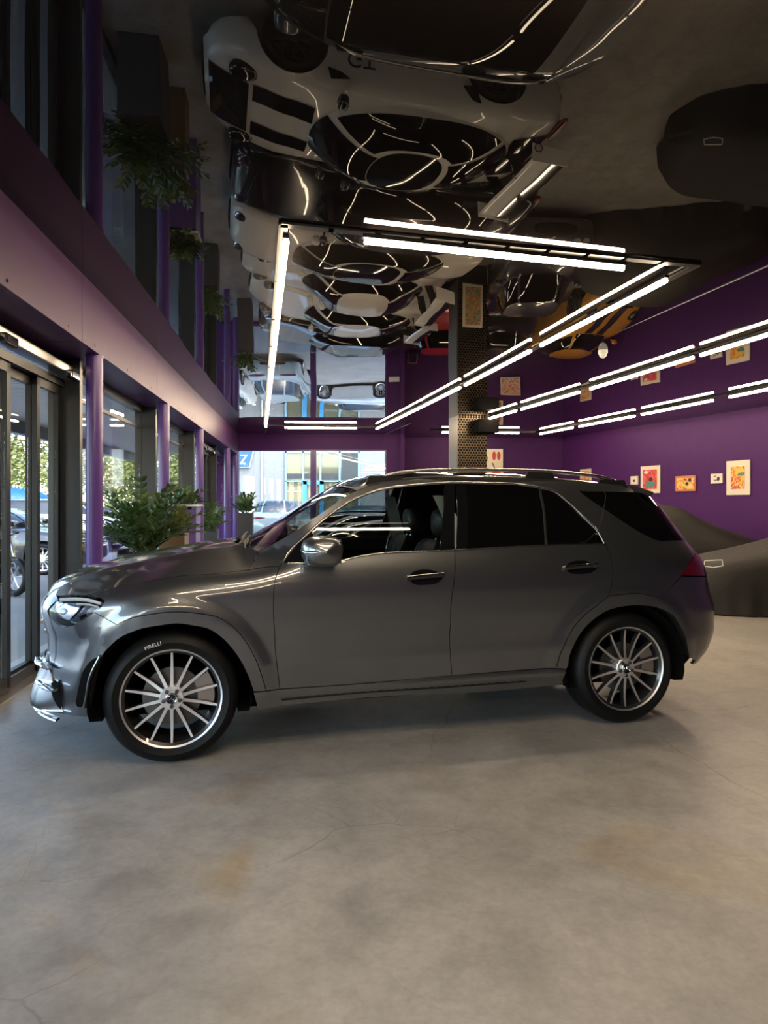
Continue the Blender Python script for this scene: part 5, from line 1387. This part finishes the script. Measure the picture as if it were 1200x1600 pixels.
# blue tarpaulin over a trailer load
m = M['tarp'] = mat('blue_tarpaulin', (.01, .10, .48), .45); bump(m, noise(m, 3, 4, .6, ocoord(m)), .8, .08)
r = empty('covered_load', (-15.2, 26.2, 0), .2); tag(r, 'rounded load under a bright blue tarpaulin behind the parked cars', 'tarpaulin')
MB().ball((0, 0, 1.25), 2.1, 1.2, .86, 32, 16, e=.7).build('tarpaulin', M['tarp'], r, smooth=True)
MB().box(-1.7, 1.7, -.9, .9, .45, .62).build('trailer_bed', M['frame_dark'], r)
for sx_ in (-1, 1): MB().lathe([(0, -.1), (.32, -.1), (.32, .1), (0, .1)], 24, M=Matrix.Translation((sx_ * .6, -.95, .30))).lathe([(0, -.1), (.32, -.1), (.32, .1), (0, .1)], 24, M=Matrix.Translation((sx_ * .6, .95, .30))).build('trailer_wheel', M['rubber'], r)
# motorcycle with lime fairing
M['lime'] = mat('lime_green_fairing', (.36, .48, .03), .3, 0, .8)
r = empty('motorcycle', (-6.75, 11.3, -.02), math.radians(160)); tag(r, 'black motorcycle with lime green side panel outside the sliding door', 'motorcycle')
for x in (-.7, .7):
    w_ = MB().lathe([(.24, -.05), (.30, -.07), (.33, 0), (.30, .07), (.24, .05)], 36, M=Matrix.Translation((x, 0, .33))).build('wheel', M['rubber'], r, smooth=True)
    sp_ = MB()
    for k in range(6): sp_.tube([(x, 0, .33), (x + .25 * math.cos(k * PI / 3), 0, .33 + .25 * math.sin(k * PI / 3))], .012, 6)
    sp_.build('spokes', M['rim_silver'], w_)
MB().ball((-.12, 0, .88), .30, .16, .15, 20, 10, e=.8).build('fuel_tank', M['jet_paint'], r, smooth=True)
MB().ball((.38, 0, .86), .34, .13, .06, 20, 8, e=.8).build('seat', M['black_matte'], r, smooth=True)
for sg in (1, -1): MB().prism([(-.55, .55), (-.1, .42), (.15, .62), (-.05, .86), (-.5, .84)], -sg * .17 - .02, -sg * .17 + .02).build('fairing', M['lime'], r, bevel=.01)
MB().ball((-.02, 0, .48), .26, .15, .18, 16, 8, e=.6).build('engine', M['disc_metal'], r, smooth=True)
MB().tube([(-.7, .08, .33), (-.52, .08, .95)], .022, 8).tube([(-.7, -.08, .33), (-.52, -.08, .95)], .022, 8).build('fork', M['chrome'], r, smooth=True)
MB().tube([(-.40, -.36, 1.04), (-.52, -.1, 1.0), (-.52, .1, 1.0), (-.40, .36, 1.04)], .016, 8).build('handlebar', M['black_matte'], r, smooth=True)
MB().ball((-.66, 0, .92), .08, .11, .12, 16, 10).build('headlight', M['lens'], r, smooth=True)
MB().tube([(.0, -.16, .36), (.5, -.2, .36), (.85, -.2, .5)], [.03, .045, .05], 10).build('exhaust', M['chrome'], r, smooth=True)
MB().tube([(.7, .07, .33), (.1, .07, .42)], .03, 8).tube([(.7, -.07, .33), (.1, -.07, .42)], .03, 8).build('swingarm', M['black_matte'], r, smooth=True)

# ------------------------------------------------------------------ daylight
w = bpy.data.worlds.new('daylight'); sc.world = w; w.use_nodes = True; nt = w.node_tree
sky = nt.nodes.new('ShaderNodeTexSky'); sky.sky_type = 'NISHITA'; sky.sun_disc = False; sky.sun_elevation = math.radians(50); sky.sun_rotation = math.radians(160); sky.air_density = 1.0; sky.dust_density = 1.5
nt.links.new(sky.outputs[0], nt.nodes['Background'].inputs['Color']); nt.nodes['Background'].inputs['Strength'].default_value = SKY
su = bpy.data.lights.new('sun', 'SUN'); su.energy = SUN; su.angle = .009; su.color = (1, .93, .82)
so = bpy.data.objects.new('sun', su); C.objects.link(so)
so.rotation_euler = Vector((-.42, .42, -.80)).to_track_quat('-Z', 'Y').to_euler()
sc.cycles.use_denoising = True
sc.cycles.max_bounces = 10; sc.cycles.transparent_max_bounces = 24; sc.cycles.glossy_bounces = 6
sc.cycles.sample_clamp_indirect = 6.0
cam = bpy.data.cameras.new('camera'); co = bpy.data.objects.new('camera', cam); C.objects.link(co)
co.location = (0, 0, 1.53); co.rotation_euler = (PI / 2, 0, 0)
cam.sensor_fit = 'HORIZONTAL'; cam.sensor_width = 36; cam.lens = 1050 / 1200 * 36; cam.shift_y = -15 / 1200; cam.clip_start = .05; cam.clip_end = 500
sc.camera = co
sc.view_settings.view_transform = 'Standard'
sc.view_settings.look = 'None'; sc.view_settings.gamma = 1.0; sc.view_settings.exposure = 0.0; sc.view_settings.use_curve_mapping = False
